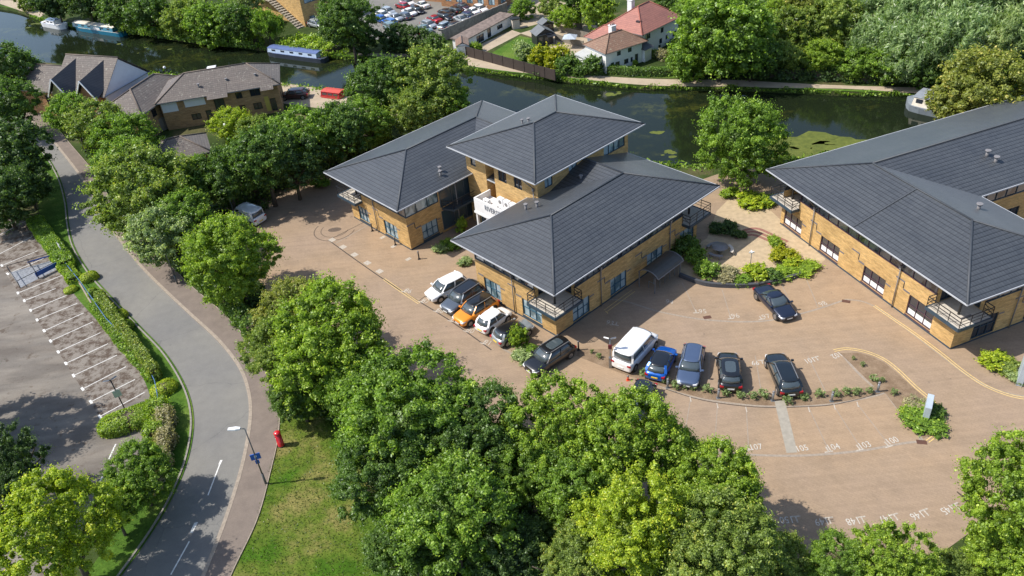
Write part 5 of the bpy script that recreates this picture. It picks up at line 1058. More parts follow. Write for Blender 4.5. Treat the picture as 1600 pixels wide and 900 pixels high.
# picnic bench: round slab with stools
c = at(1124, 395); t = empty('picnic_table', (*c, 0), R(20), 'round dark stone picnic table with curved benches in the gravel court', 'table')
MB().lathe([(.75, .68), (.8, .72), (.8, .76), (.02, .78)], n=24).build('tabletop', GREYP, t); MB().bar((0, 0, 0), (0, 0, .7), .3, n=10).build('pedestal', GREYP, t)
for k in range(3):
    m = MB(); a0 = 120 * k - 60; o = [(1.35 * math.cos(R(a0 + 14 * i)), 1.35 * math.sin(R(a0 + 14 * i))) for i in range(6)]; i_ = [(1.05 * math.cos(R(a0 + 14 * i)), 1.05 * math.sin(R(a0 + 14 * i))) for i in range(6)]
    m.strip(i_, o, .38, .46, True); m.bar((*o[1], 0), (*o[1], .4), .1).bar((*o[4], 0), (*o[4], .4), .1); m.build('bench', DECK if k == 0 else GREYP, t)
# small weather pole in the court
c = at(1172, 418); t = empty('garden_lamp', (*c, 0), 0, 'small white headed post in the round shrub of the gravel court', 'lamp post'); MB().bar((0, 0, 0), (0, 0, 1.7), .07, n=8).build('pole', STEEL, t); MB().box(-.25, .25, -.05, .05, 1.7, 1.8).box(-.05, .05, -.2, .2, 1.74, 1.86).build('head', LAMPHEAD, t)
# curved garden wall
GW = smooth_line(pxl([(1062, 432), (1085, 441), (1110, 447), (1150, 449), (1185, 448)]), 5); wall_run('garden_wall', GW, .4, .3, plain('dark_blue_brick', (.06, .062, .07), .8), 'low dark brick wall curving round the planted court', 'wall')
wall_run('garden_wall', pxl([(1186, 447), (1215, 442), (1245, 433), (1272, 422)]), .4, .3, MATS['dark_blue_brick'], 'low dark brick wall running straight behind the navy saloon', 'wall')
# trolley bay of blue rails and boards in the left car park
a = [at(*p) for p in ((16, 426), (88, 405), (95, 418), (32, 450))]; o = Vector((*a[0], 0)); t = empty('trolley_shelter', o, 0, 'low blue railed trolley bay with pale slats in the left car park', 'trolley bay')
P = [Vector((*p, 0)) - o for p in a]; up = Vector((0, 0, .9)); BR = plain('rail_blue', (.01, .07, .30), .4)
m = MB()
for i, j in ((0, 3), (1, 2)): m.bar(P[i] + up, P[j] + up, .06).bar(P[i], P[i] + up, .06).bar(P[j], P[j] + up, .06)
mid = lambda p, q, k: p.lerp(q, k)
m.bar(P[0] + up, P[1] + up, .05).bar(P[3] + up, P[2] + up, .05).bar(mid(P[0], P[1], .45), mid(P[0], P[1], .45) + up, .08).bar(mid(P[3], P[2], .45), mid(P[3], P[2], .45) + up, .08).bar(mid(P[0], P[1], .45) + up, mid(P[3], P[2], .45) + up, .08); m.build('rails', BLACKM, t)
MB().bar(mid(P[3], P[2], .42) + Vector((0, 0, .55)), P[2] + Vector((0, 0, .55)), .05, .5).bar(mid(P[0], P[1], .42) + Vector((0, 0, .6)), P[1] + Vector((0, 0, .6)), .04, .14).build('side_panel', BR, t)
m = MB().face([P[0] + Vector((0, 0, .02)), P[3] + Vector((0, 0, .02)), P[2] + Vector((0, 0, .02)), P[1] + Vector((0, 0, .02))]); m.build('floor_plate', plain('galvanised', (.25, .26, .28), .5, .3, var=.3, scale=4), t)
# blue mesh fence in the hedge
fl = pxl([(54, 352), (70, 375), (88, 397), (108, 422), (128, 447), (150, 478), (170, 507), (193, 530), (215, 558), (234, 580), (246, 605), (250, 625), (252, 665)])
fl = smooth_line(fl, 1)
t = wall_run('rail_fence', fl, .06, .05, plain('fence_blue', (.07, .15, .34), .5), 'low blue rail fence threading through the clipped hedge', 'fence', part='rail', post=.07, step=1.6)
for ch in t.children:
    if ch.name.startswith('rail'): ch.location.z = .72
# ------------------------------------------------------------------ foliage
def leafmat(name, a, b, c=None, trans=.42):
    """leaf colours a..b (c: tips) picked per leaf; thin leaves let some light through"""
    k = 'leaf_' + name
    if k in MATS: return MATS[k]
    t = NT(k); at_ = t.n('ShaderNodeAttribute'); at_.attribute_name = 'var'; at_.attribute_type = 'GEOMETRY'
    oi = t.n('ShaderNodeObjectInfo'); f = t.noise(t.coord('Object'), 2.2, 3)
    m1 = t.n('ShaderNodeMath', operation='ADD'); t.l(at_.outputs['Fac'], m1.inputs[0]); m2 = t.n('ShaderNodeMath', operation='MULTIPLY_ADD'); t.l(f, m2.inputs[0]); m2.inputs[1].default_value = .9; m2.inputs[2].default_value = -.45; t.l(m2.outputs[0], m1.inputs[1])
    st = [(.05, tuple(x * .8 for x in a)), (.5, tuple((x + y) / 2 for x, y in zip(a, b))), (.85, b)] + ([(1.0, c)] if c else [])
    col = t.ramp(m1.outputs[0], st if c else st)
    df = t.n('ShaderNodeBsdfDiffuse'); tr = t.n('ShaderNodeBsdfTranslucent'); gl = t.n('ShaderNodeBsdfGlossy'); gl.inputs['Roughness'].default_value = .45
    t.l(col, df.inputs['Color']); t.l(t.mix(col, (1.1, 1.25, .45), 1.0, 'MULTIPLY'), tr.inputs['Color']); gl.inputs['Color'].default_value = (.6, .65, .6, 1)
    mx = t.n('ShaderNodeMixShader'); mx.inputs[0].default_value = trans; t.l(df.outputs[0], mx.inputs[1]); t.l(tr.outputs[0], mx.inputs[2])
    m3 = t.n('ShaderNodeMixShader'); m3.inputs[0].default_value = .045; t.l(mx.outputs[0], m3.inputs[1]); t.l(gl.outputs[0], m3.inputs[2]); t.l(m3.outputs[0], t.out.inputs['Surface'])
    t.t.nodes.remove(t.b); MATS[k] = t.m; return t.m
LM = {
 'mid': leafmat('mid', (0.125, 0.223, 0.031), (0.278, 0.432, 0.048), (0.445, 0.578, 0.065)),
 'deep': leafmat('deep', (0.073, 0.139, 0.028), (0.166, 0.277, 0.048), (0.274, 0.388, 0.071)),
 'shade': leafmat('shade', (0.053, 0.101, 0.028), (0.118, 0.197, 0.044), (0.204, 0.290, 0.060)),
 'bright': leafmat('bright', (0.170, 0.279, 0.026), (0.366, 0.505, 0.048), (0.586, 0.666, 0.076)),
 'lime': leafmat('lime', (0.249, 0.357, 0.024), (0.496, 0.587, 0.040), (0.750, 0.711, 0.060)),
 'gold': leafmat('gold', (0.240, 0.288, 0.012), (0.456, 0.456, 0.018), (0.600, 0.540, 0.036)),
 'olive': leafmat('olive', (0.152, 0.230, 0.043), (0.328, 0.418, 0.076), (0.581, 0.566, 0.109)),
 'rusty': leafmat('rusty', (0.180, 0.222, 0.043), (0.384, 0.405, 0.079), (0.719, 0.590, 0.157)),
 'silver': leafmat('silver_', (0.189, 0.289, 0.107), (0.423, 0.541, 0.246), (0.637, 0.660, 0.491)),
 'sage': leafmat('sage', (0.205, 0.292, 0.113), (0.411, 0.500, 0.198), (0.703, 0.734, 0.368)),
 'lawn': leafmat('lawn', (.06, .11, .015), (.14, .17, .035), (.26, .23, .09)),
 'grey': leafmat('grey', (0.302, 0.281, 0.152), (0.504, 0.446, 0.260), (0.708, 0.609, 0.391)),
}
def leaf_mesh(name, P, Nn, size, rng, aspect=1.5, mats=None, var=None, droop=0.0):
    """one quad leaf per point, oriented roughly along its normal"""
    n = len(P); r = rng.normal(size=(n, 3)); Nn = Nn / np.linalg.norm(Nn, axis=1, keepdims=True)
    U = np.cross(Nn, r); U /= np.linalg.norm(U, axis=1, keepdims=True) + 1e-9
    if droop: U = U * (1 - droop) + np.array([0, 0, -1.]) * droop; U /= np.linalg.norm(U, axis=1, keepdims=True)
    Vv = np.cross(Nn, U); Vv /= np.linalg.norm(Vv, axis=1, keepdims=True) + 1e-9
    s = size * rng.uniform(.6, 1.35, (n, 1)); a = U * s * aspect / 2; b = Vv * s / 2
    bend = Nn * s * .18
    co = np.empty((n, 4, 3)); co[:, 0] = P - a - bend; co[:, 1] = P - b * .9; co[:, 2] = P + a - bend; co[:, 3] = P + b * .9 + bend
    me = bpy.data.meshes.new(name); me.vertices.add(4 * n); me.vertices.foreach_set('co', co.astype(np.float32).ravel())
    me.loops.add(4 * n); me.loops.foreach_set('vertex_index', np.arange(4 * n, dtype=np.int32)); me.polygons.add(n)
    me.polygons.foreach_set('loop_start', np.arange(0, 4 * n, 4, dtype=np.int32)); me.polygons.foreach_set('loop_total', np.full(n, 4, dtype=np.int32))
    me.update(calc_edges=True); at_ = me.attributes.new('var', 'FLOAT', 'FACE')
    v = (rng.uniform(0, 1, n) if var is None else np.clip(var + rng.normal(0, .16, n), 0, 1)); at_.data.foreach_set('value', v.astype(np.float32))
    me.materials.append(None); return me
def unit(rng, n, up=0.0):
    d = rng.normal(size=(n, 3)); d[:, 2] += up; return d / np.linalg.norm(d, axis=1, keepdims=True)
def crown_mesh(name, seed, nl, leaf, lobes=13, puffs=26, pr=.13, style='round', zs=.85):
    rng = np.random.default_rng(seed); C = []; Rr = []
    D = unit(rng, lobes, .25)
    for i in range(lobes):
        rr = rng.uniform(.38, .60); C.append(D[i] * rr * np.array([1, 1, zs])); Rr.append(rng.uniform(.36, .50))
    C.append(np.zeros(3)); Rr.append(.66); C = np.array(C); Rr = np.array(Rr)
    pc = []; pw = []
    for i in range(len(C)):
        k = puffs; d = unit(rng, k, .35); p = C[i] + d * Rr[i] * rng.uniform(.82, 1.08, (k, 1)); pc.append(p); pw.append(d)
    pc = np.concatenate(pc); pw = np.concatenate(pw)
    dist = np.linalg.norm(pc[:, None] - C[None], axis=2) / Rr[None]; keep = dist.min(axis=1) > .74; pc, pw = pc[keep], pw[keep]
    if style == 'spiky': pc = pc + pw * rng.uniform(0, .12, (len(pc), 1)) + np.array([0, 0, 1]) * rng.uniform(0, .10, (len(pc), 1))
    np_ = len(pc); idx = rng.integers(0, np_, nl); prr = rng.uniform(.65, 1.25, np_) * pr; pv = rng.uniform(.15, .75, np_)
    d = unit(rng, nl); out = pw[idx] * .55 + np.array([0, 0, .35]); d = d + out * .9; d /= np.linalg.norm(d, axis=1, keepdims=True)
    st = np.array([1, 1, .75]) if style != 'spiky' else np.array([.8, .8, 1.15])
    P = pc[idx] + d * prr[idx][:, None] * rng.uniform(.45, 1.08, (nl, 1)) * st; Nn = d + rng.normal(size=(nl, 3)) * .42
    if style == 'willow':
        P[:, 2] -= rng.exponential(.10, nl); Nn = Nn * np.array([1, 1, .3])
    # stray twigs beyond the outline and inner leaves
    k = nl // 14; ds = unit(rng, k, .3); j = rng.integers(0, np_, k); S = pc[j] + (pw[j] + ds * .5) * rng.uniform(.8, 1.9, (k, 1)) * pr; P = np.concatenate([P, S]); Nn = np.concatenate([Nn, ds])
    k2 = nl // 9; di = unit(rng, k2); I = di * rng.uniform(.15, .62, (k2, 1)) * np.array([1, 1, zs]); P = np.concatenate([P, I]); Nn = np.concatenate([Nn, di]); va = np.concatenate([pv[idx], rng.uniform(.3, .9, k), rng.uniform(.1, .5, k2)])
    return leaf_mesh(name, P, Nn, leaf, rng, 1.5 if style != 'willow' else 3.2, var=va, droop=.5 if style == 'willow' else 0)
CROWN = {
 'near': [crown_mesh('crown', 11 + i, 82000, .0255, 16, 58, .085) for i in range(4)],
 'spiky': [crown_mesh('crown', 31 + i, 70000, .0255, 16, 54, .085, 'spiky') for i in range(3)],
 'mid': [crown_mesh('crown', 41 + i, 36000, .036, 14, 44, .10) for i in range(4)],
 'far': [crown_mesh('crown', 51 + i, 15000, .056, 12, 30, .13) for i in range(4)],
 'willow': [crown_mesh('crown', 61 + i, 12000, .042, 14, 26, .15, 'willow') for i in range(3)],
 'shrub': [crown_mesh('crown', 71 + i, 5000, .11, 9, 16, .20) for i in range(3)],
 'tuft': [crown_mesh('crown', 81 + i, 900, .16, 5, 8, .26, 'spiky') for i in range(2)],
}
def trunk_mesh(seed):
    rng = random.Random(seed); m = MB(); m.bar((0, 0, -.05), (.02, .03, .42), .075, n=10, w2=.05)
    for k in range(6):
        a = k * 1.05 + rng.uniform(-.3, .3); e_ = rng.uniform(.28, .5); z = rng.uniform(.25, .42); p = (0.02, .02, z); q = (math.cos(a) * e_ * .5, math.sin(a) * e_ * .5, z + .22); r_ = (math.cos(a) * e_, math.sin(a) * e_, z + .42)
        m.bar(p, q, .035, n=7, w2=.025).bar(q, r_, .024, n=6, w2=.01)
    m.bar((.02, .03, .42), (.05, 0, .85), .05, n=8, w2=.015); o = m.build('trunk', BARK); me = o.data; bpy.data.objects.remove(o); return me
TRUNKS = [trunk_mesh(i) for i in range(3)]
_cnt = {}
def tree(px, py, rp, kind, col, label, zc=None, sq=.9, name='tree', cat='tree', group=None, trunk=True, ry=None, yaw=None):
    """px, py: crown centre; rp: crown radius in pixels of the photograph"""
    i = _cnt[kind] = _cnt.get(kind, 0) + 1
    zc = zc if zc is not None else 5.0
    for _ in range(3):
        x, y = at(px, py, zc); Rm = rp * depth(x, y, zc) / F_PX * (1.03 if (group == GR or py > 500) else 1.06 if group == GL else .97)
        if zc is None: break
    low_ = zc - Rm * sq * .95
    t = empty(name, (x, y, 0), 0, label, cat, group)
    c = bpy.data.objects.new('crown', CROWN[kind][i % len(CROWN[kind])]); COL.objects.link(c); c.parent = t
    c.location = (0, 0, zc); c.scale = (Rm, Rm if ry is None else Rm * ry, Rm * sq); c.rotation_euler = (0, 0, (i * 2.399) % 6.28 if yaw is None else yaw)
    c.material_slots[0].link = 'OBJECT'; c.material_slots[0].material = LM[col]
    if trunk:
        k = bpy.data.objects.new('trunk', TRUNKS[i % 3]); COL.objects.link(k); k.parent = t; s = zc + Rm * sq * .45; k.scale = (max(s, Rm) * .95,) * 2 + (s,)
    return t
GR = 'trees along the car park edge'
T = tree
# the big row across the bottom
T(642, 658, 116, 'near', 'mid', 'large dense mid green tree in front, left of centre', 6.2, group=GR)
T(742, 676, 88, 'near', 'deep', 'darker dense tree between the big left tree and the bright tall shoots', 5.6, group=GR)
T(602, 742, 90, 'near', 'deep', 'dark green tree leaning over the grass bank', 4.8, group=GR)
T(700, 800, 108, 'near', 'mid', 'broad green tree at the bottom, left of the dark gap', 6.0, group=GR)
T(640, 850, 70, 'near', 'deep', 'lower dark green tree at the grass corner of the bottom edge', 4.2, group=GR)
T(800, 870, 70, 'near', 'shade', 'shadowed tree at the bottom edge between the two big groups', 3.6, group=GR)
T(880, 672, 86, 'spiky', 'bright', 'bright green tree with upright shoots in front of the black off-roader', 6.0, group=GR)
T(985, 690, 92, 'spiky', 'bright', 'bright green tree with upright shoots covering the dark grey car', 6.0, group=GR)
T(830, 735, 60, 'near', 'mid', 'mid green tree filling the gap left of the bright shoots', 4.6, group=GR)
T(1055, 715, 60, 'near', 'mid', 'mid green tree between the bright shoots and the rounded bright tree', 4.6, group=GR)
T(905, 760, 74, 'near', 'mid', 'mid green tree under the bright shoots, left of the lime tree', 5.0, group=GR)
T(1110, 765, 82, 'near', 'bright', 'rounded bright green tree bulging over the paving', 5.4, group=GR)
T(985, 830, 92, 'near', 'lime', 'yellow lime coloured tree at the bottom centre', 6.3, group=GR)
T(905, 865, 62, 'near', 'olive', 'dull olive tree left of the yellow lime tree', 5.2, group=GR)
T(1120, 862, 98, 'near', 'olive', 'broad olive tree at the bottom, right of the yellow lime tree', 6.0, group=GR)
T(1225, 885, 55, 'near', 'olive', 'small olive tree at the bottom below bay 150', 3.4, group=GR)
T(1310, 890, 58, 'near', 'mid', 'mid green tree at the bottom below bay 148', 3.6, group=GR)
T(1405, 880, 66, 'spiky', 'bright', 'bright tree at the bottom below bays 146 and 147', 4.2, group=GR)
T(1492, 898, 44, 'near', 'olive', 'small olive and yellow bush at the bottom, left of the right edge tree', 2.4, group=GR)
T(1602, 770, 98, 'spiky', 'bright', 'large fresh green tree on the right edge', 6.4, group=GR)
T(1590, 872, 74, 'near', 'bright', 'lower fresh green tree in the bottom right corner', 3.4, group=GR)
T(505, 532, 100, 'near', 'bright', 'bright yellow green tree over the left end of the paving', 5.6, group=GR)
T(432, 548, 58, 'near', 'olive', 'olive tree beside the footpath below the pale blossomed tree', 4.4, group=GR)
T(455, 482, 62, 'near', 'rusty', 'olive tree with pale seed heads beside the left paving', 5.2, group=GR)
T(560, 600, 62, 'near', 'mid', 'mid green tree between the yellow green tree and the big left tree', 4.2, group=GR)
T(468, 620, 48, 'near', 'deep', 'dark ivy covered bush at the top of the grass bank', 2.8, group=GR)
T(362, 405, 76, 'near', 'bright', 'fresh green tree below the white panel van', 5.0, group=GR)
GL = 'trees between the road and the houses'
T(238, 300, 92, 'near', 'olive', 'broad olive tree overhanging the road bend', 5.4, group=GL)
T(196, 262, 50, 'mid', 'mid', 'mid green tree on the road side of the broad olive tree', 5.0, group=GL)
T(292, 340, 48, 'mid', 'mid', 'green tree between the broad olive tree and the white panel van', 5.0, group=GL)
T(262, 372, 60, 'mid', 'sage', 'pale grey green tree round the street lamp head', 4.0, group=GL)
T(350, 276, 48, 'mid', 'deep', 'dark tree just behind the white panel van', 5.0, group=GL)
T(300, 284, 44, 'mid', 'mid', 'green tree in front of the low garage block roof', 4.6, group=GL)
T(408, 245, 62, 'mid', 'deep', 'dark tree behind the shaded end of the paving', 6.4, group=GL)
T(468, 218, 54, 'mid', 'mid', 'tall green tree right of the terrace end', 5.8, group=GL)
T(452, 250, 54, 'mid', 'shade', 'shaded tree left of the left wing balcony', 5.2, group=GL)
T(528, 212, 54, 'mid', 'deep', 'dark green tree left of the left wing roof', 5.0, group=GL)
T(575, 190, 42, 'mid', 'mid', 'green tree touching the left wing roof', 4.6, group=GL)
T(600, 140, 56, 'mid', 'deep', 'dark olive tree on the quay right of the red boat', 5.4, group=GL)
T(672, 132, 62, 'mid', 'olive', 'broad olive tree on the canal bank before the lane', 5.8, group=GL)
T(648, 178, 44, 'mid', 'olive', 'lower olive tree by the corner of the left wing roof', 4.0, group=GL)
T(700, 165, 36, 'mid', 'mid', 'small green tree beside the water at the left wing ridge', 3.6, group=GL)
T(150, 200, 46, 'mid', 'olive', 'grey olive tree in front of the two dark gables', 5.2, group=GL)
T(196, 214, 46, 'mid', 'mid', 'green tree in front of the brown roofed middle house', 5.0, group=GL)
T(110, 182, 38, 'mid', 'mid', 'green tree left of the two dark gables', 5.2, group=GL)
T(14, 104, 46, 'mid', 'deep', 'tall dark tree at the left edge in front of the canal', 6.5, group=GL)
T(22, 165, 46, 'mid', 'deep', 'dark tree at the left edge above the road', 4.8, group=GL)
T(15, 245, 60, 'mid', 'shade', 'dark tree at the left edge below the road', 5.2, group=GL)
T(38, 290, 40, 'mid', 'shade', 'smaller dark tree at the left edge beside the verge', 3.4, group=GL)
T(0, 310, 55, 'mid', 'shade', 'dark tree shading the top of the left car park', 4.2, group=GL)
T(362, 200, 34, 'mid', 'lime', 'yellow green bush in front of the long terrace', 1.8, group=GL, trunk=False, name='shrub', cat='shrub')
T(398, 205, 30, 'mid', 'olive', 'olive bush right of the yellow green bush by the terrace', 1.6, group=GL, trunk=False, name='shrub', cat='shrub')
T(500, 285, 17, 'shrub', 'mid', 'low clipped green bush below the left wing balcony', .5, sq=.35, trunk=False, name='shrub', cat='shrub')
T(1162, 222, 76, 'near', 'mid', 'solitary mid green tree on the near canal bank between the two office blocks', 5.0, sq=1.12)
T(1540, 145, 80, 'mid', 'rusty', 'rusty olive tree behind the right office roof', 5.4)
T(1478, 160, 32, 'mid', 'rusty', 'lower rusty olive tree touching the barge', 3.6)
# left foreground
T(85, 825, 98, 'spiky', 'lime', 'yellow green tree filling the lower left corner', 5.6)
T(212, 745, 58, 'near', 'mid', 'mid green tree at the edge of the left car park', 3.2)
T(175, 800, 40, 'near', 'mid', 'green bush between the yellow green corner tree and the road', 2.6)
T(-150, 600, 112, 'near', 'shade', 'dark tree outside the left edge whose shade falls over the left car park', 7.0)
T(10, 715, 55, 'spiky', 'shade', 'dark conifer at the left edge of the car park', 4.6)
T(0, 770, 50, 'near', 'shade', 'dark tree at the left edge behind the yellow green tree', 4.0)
# far bank
GF = 'trees on the far bank'
for a_ in ((545, 38, 52, 'mid', 'deep', 'tall dark tree right of the tan brick block', 6.0), (535, 10, 40, 'mid', 'deep', 'top of the dark tree group at the tan brick block', 7.5), (567, 62, 30, 'far', 'shade', 'shaded lower tree beside the blue narrowboat path', 2.6), (415, 38, 27, 'willow', 'mid', 'weeping willow above the pale blue narrowboat', 3.6), (375, 35, 35, 'far', 'deep', 'dark tree left of the weeping willow', 4), (330, 38, 42, 'far', 'mid', 'grey green bush group left of the willow', 3.2), (280, 30, 38, 'far', 'olive', 'olive tree on the far bank right of the teal boat', 3.4), (232, 22, 36, 'far', 'deep', 'dark tree behind the teal boat stern', 4), (185, 15, 34, 'far', 'deep', 'dark tree above the teal boat', 4), (135, 8, 38, 'far', 'shade', 'very dark tree above the teal boat bow', 4), (85, 5, 34, 'far', 'shade', 'dark tree behind the white motor cruiser', 4), (45, 2, 22, 'far', 'olive', 'pale olive bush at the top left by the path', 1.8), (385, 8, 26, 'far', 'sage', 'pale grey tree at the top above the willow', 4), (300, 2, 30, 'far', 'sage', 'pale grey green tree at the top left of centre', 4), (240, -8, 30, 'far', 'mid', 'tree at the top edge behind the far bank row', 5), (620, 62, 30, 'far', 'shade', 'dark bush right of the tall dark tree', 1.8), (650, 68, 28, 'far', 'shade', 'dark hedge bush below the teal saloon', 1.6), (678, 72, 22, 'far', 'deep', 'dark hedge bush at the end of the concrete wall', 1.4),
           (1128, 60, 88, 'mid', 'mid', 'huge dense green tree right of the red roofed house', 6.0), (1080, 88, 46, 'mid', 'mid', 'lower green tree at the right end of the white house', 3.4), (1175, 90, 45, 'mid', 'deep', 'dark green tree on the towpath right of the huge tree', 3.4), (1110, 10, 60, 'mid', 'mid', 'top of the huge green tree group', 8.0), (1286, 90, 34, 'mid', 'bright', 'neat round green tree by the towpath', 2.6), (1232, 88, 34, 'far', 'olive', 'olive tree left of the neat round tree', 2.8), (1235, 45, 42, 'far', 'olive', 'taller olive tree behind the neat round tree', 4.6), (1310, 35, 55, 'mid', 'olive', 'large olive tree behind the neat round tree', 5.0), (1262, 8, 40, 'far', 'rusty', 'rusty topped tree at the top edge', 6), (1210, 15, 22, 'far', 'bright', 'small bright tree beside the huge tree at the top', 5), (1340, 100, 34, 'far', 'mid', 'green bush on the towpath right of the neat round tree', 2.2), (1390, 100, 40, 'far', 'mid', 'green tree on the towpath near the barge', 2.6), (1440, 112, 32, 'far', 'deep', 'dark bush on the towpath above the barge', 2.2),
           (1375, 62, 48, 'willow', 'silver', 'silvery tree leaning over the towpath, leftmost of its group', 4.4), (1425, 75, 52, 'willow', 'silver', 'silvery green tree above the barge', 4.6), (1440, 25, 58, 'willow', 'silver', 'palest silvery tree at the top right', 7.0), (1500, 60, 58, 'willow', 'silver', 'silvery tree in the middle of the top right group', 6.0), (1520, 8, 55, 'willow', 'silver', 'silvery tree on the top edge towards the right corner', 8.0), (1580, 55, 52, 'willow', 'sage', 'grey green tree at the right edge behind the rusty olive tree', 6.5), (1595, 5, 50, 'willow', 'sage', 'grey green tree in the top right corner', 8), (1375, 8, 48, 'willow', 'silver', 'silvery tree on the top edge left of the palest one', 7), (1555, 95, 36, 'far', 'mid', 'green tree low behind the rusty olive tree', 3.5),
           (884, 28, 26, 'far', 'bright', 'bright green garden tree behind the cottage yard', 2.4), (935, 18, 34, 'far', 'bright', 'bright green garden tree left of the red roofs', 3.4), (905, 0, 32, 'far', 'deep', 'dark tree at the top left of the red roofs', 4.5), (815, 15, 22, 'far', 'mid', 'ivy mass over the end of the concrete wall', 1.6), (858, 10, 20, 'far', 'olive', 'olive bush at the top of the gravel yard', 2), (1040, 5, 22, 'far', 'deep', 'dark tree behind the red roof ridge', 4)):
    T(*a_[:6], zc=a_[6], group=GF)
SH = dict(trunk=False, name='shrub', cat='shrub')
for a_ in ((872, 92, 24, 'shrub', 'gold', 'golden yellow shrub beside the white cottage', 1.1), (848, 90, 20, 'shrub', 'gold', 'golden yellow shrub at the lawn corner', 1.1), (885, 104, 22, 'shrub', 'deep', 'dark shrub under the golden shrub', .8), (818, 80, 19, 'shrub', 'sage', 'soft pale green shrub at the edge of the lawn', 1.1), (927, 102, 17, 'shrub', 'deep', 'dark conifer like shrub against the cottage corner', 1.4), (905, 112, 14, 'shrub', 'deep', 'low dark shrub along the cottage towpath side', .6), (744, 73, 10, 'shrub', 'bright', 'small bright shrub by the sheds', .7), (992, 98, 5, 'shrub', 'bright', 'tiny round shrub by the cottage doors', .5), (1035, 88, 12, 'shrub', 'grey', 'dry border plants below the red roofed house', .5), (1045, 84, 7, 'shrub', 'gold', 'yellow flowering plant below the red roofed house', .7), (1022, 84, 8, 'shrub', 'olive', 'olive plant by the porch', .5), (1062, 98, 12, 'shrub', 'grey', 'grey border plants under the huge tree', .5),
           (720, 84 + 2, 8, 'shrub', 'olive', 'weed clump at the lane mouth', .3)):
    T(*a_[:6], zc=a_[6], **SH)
# clipped hedges and the bramble bank
def hedge(L, w_, h_, col, label, dens=300, leaf=.12, name='hedge', cat='hedge', rnd=.12, kind=None, group=None, seed=1):
    rng = np.random.default_rng(seed + len(L)); L = [Vector(p) for p in L]; o = L[0]; P = []; N_ = []
    core = MB()
    for i in range(len(L) - 1):
        a, b = L[i] - o, L[i + 1] - o; ln = (b - a).length; d = (b - a) / max(ln, 1e-6); nn = Vector((-d.y, d.x)); k = int(ln * (w_ + 2 * h_) * dens)
        u = rng.uniform(-.15, ln + .15, k); s = rng.uniform(-(w_ / 2 + h_), w_ / 2 + h_, k)
        top = np.abs(s) < w_ / 2; off = np.where(top, s, np.sign(s) * w_ / 2); z = np.where(top, h_, h_ - (np.abs(s) - w_ / 2)); bmp = rng.normal(0, rnd * .5, k) + rnd * np.sin(u * 2.3 + i) * .6
        nrm = np.stack([np.where(top, 0, np.sign(s)) * nn.x, np.where(top, 0, np.sign(s)) * nn.y, np.where(top, 1., .15)], 1)
        base = np.stack([a.x + d.x * u + nn.x * off, a.y + d.y * u + nn.y * off, z], 1); P.append(base + nrm * bmp[:, None]); N_.append(nrm + rng.normal(size=(k, 3)) * .5)
    for e_ in (L[0] - o, L[-1] - o):
        k = int(w_ * h_ * dens * 1.3); an = rng.uniform(0, 6.283, k); N2_ = np.stack([np.cos(an), np.sin(an), np.full(k, .2)], 1); P.append(np.stack([e_.x + np.cos(an) * w_ / 2, e_.y + np.sin(an) * w_ / 2, rng.uniform(0, h_, k)], 1)); N_.append(N2_ + rng.normal(size=(k, 3)) * .5)
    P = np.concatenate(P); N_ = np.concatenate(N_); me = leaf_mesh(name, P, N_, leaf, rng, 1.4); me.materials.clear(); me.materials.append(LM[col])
    t = empty(name, (o.x, o.y, 0), 0, label, cat, group); f = bpy.data.objects.new('foliage', me); COL.objects.link(f); f.parent = t
    m = MB()
    for i in range(len(L) - 1): a, b = Vector((*(L[i] - o), h_ * .44)), Vector((*(L[i + 1] - o), h_ * .44)); m.bar(a, b, w_ * .7, h_ * .84)
    m.build('dark_core', BARK, t); return t  # solid bark-coloured box stands in for the dark, shaded inside of the hedge
def blob(px, py, rx, ry, h_, yaw, col, label, leaf=.1, dens=1, group=None, name='topiary', flat=.5, cat='clipped bush'):
    x, y = at(px, py); rng = np.random.default_rng(int(px + py)); k = int(2600 * rx * ry * dens) + 500; d = unit(rng, k, .4); d[:, 2] = np.abs(d[:, 2]); q = np.sign(d) * np.abs(d) ** flat; q /= np.maximum(1, np.linalg.norm(q[:, :2], axis=1, keepdims=True))
    P = q * np.array([rx, ry, h_]) * (1 + rng.normal(0, .025, (k, 1))); me = leaf_mesh(name, P, d / np.array([rx, ry, h_]) + rng.normal(size=(k, 3)) * .35, leaf, rng, 1.3); me.materials.clear(); me.materials.append(LM[col])
    t = empty(name, (x, y, 0), R(yaw), label, cat, group); f = bpy.data.objects.new('foliage', me); COL.objects.link(f); f.parent = t
    MB().lathe([(.75, 0), (.72, .5), (.5, .8), (.02, .86)], n=16).build('dark_core', BARK, t).scale = (rx, ry, h_); return t  # solid dark core put in for the shade behind the leaves
HP = pxl([(58, 352), (72, 372), (90, 395), (108, 418)]); hedge(HP, 1.6, 1.0, 'mid', 'shaded strip of clipped hedge at the top of the left car park', seed=3)
hedge(pxl([(88, 400), (104, 420), (118, 440)]), 1.3, .6, 'bright', 'bright clipped hedge beside the trolley bay', seed=4)
hedge(pxl([(160, 470), (176, 495), (196, 522), (216, 548), (234, 574), (246, 592)]), .8, 1.2, 'olive', 'long narrow clipped hedge on the road side of the blue rail', seed=5)
hedge(pxl([(148, 480), (170, 512), (195, 545), (220, 572), (240, 596)]), .7, .5, 'mid', 'long low hedge on the car park side of the blue rail', seed=6)
hedge(pxl([(262, 655), (264, 690), (256, 730), (236, 775)]), 1.0, 1.3, 'grey', 'dry tangled hedge beside the verge', seed=7, rnd=.25)
hedge(pxl([(250, 640), (248, 690)]), 1.4, 1.2, 'bright', 'leafy bright hedge right of the clipped oval hedge', seed=8, rnd=.25)
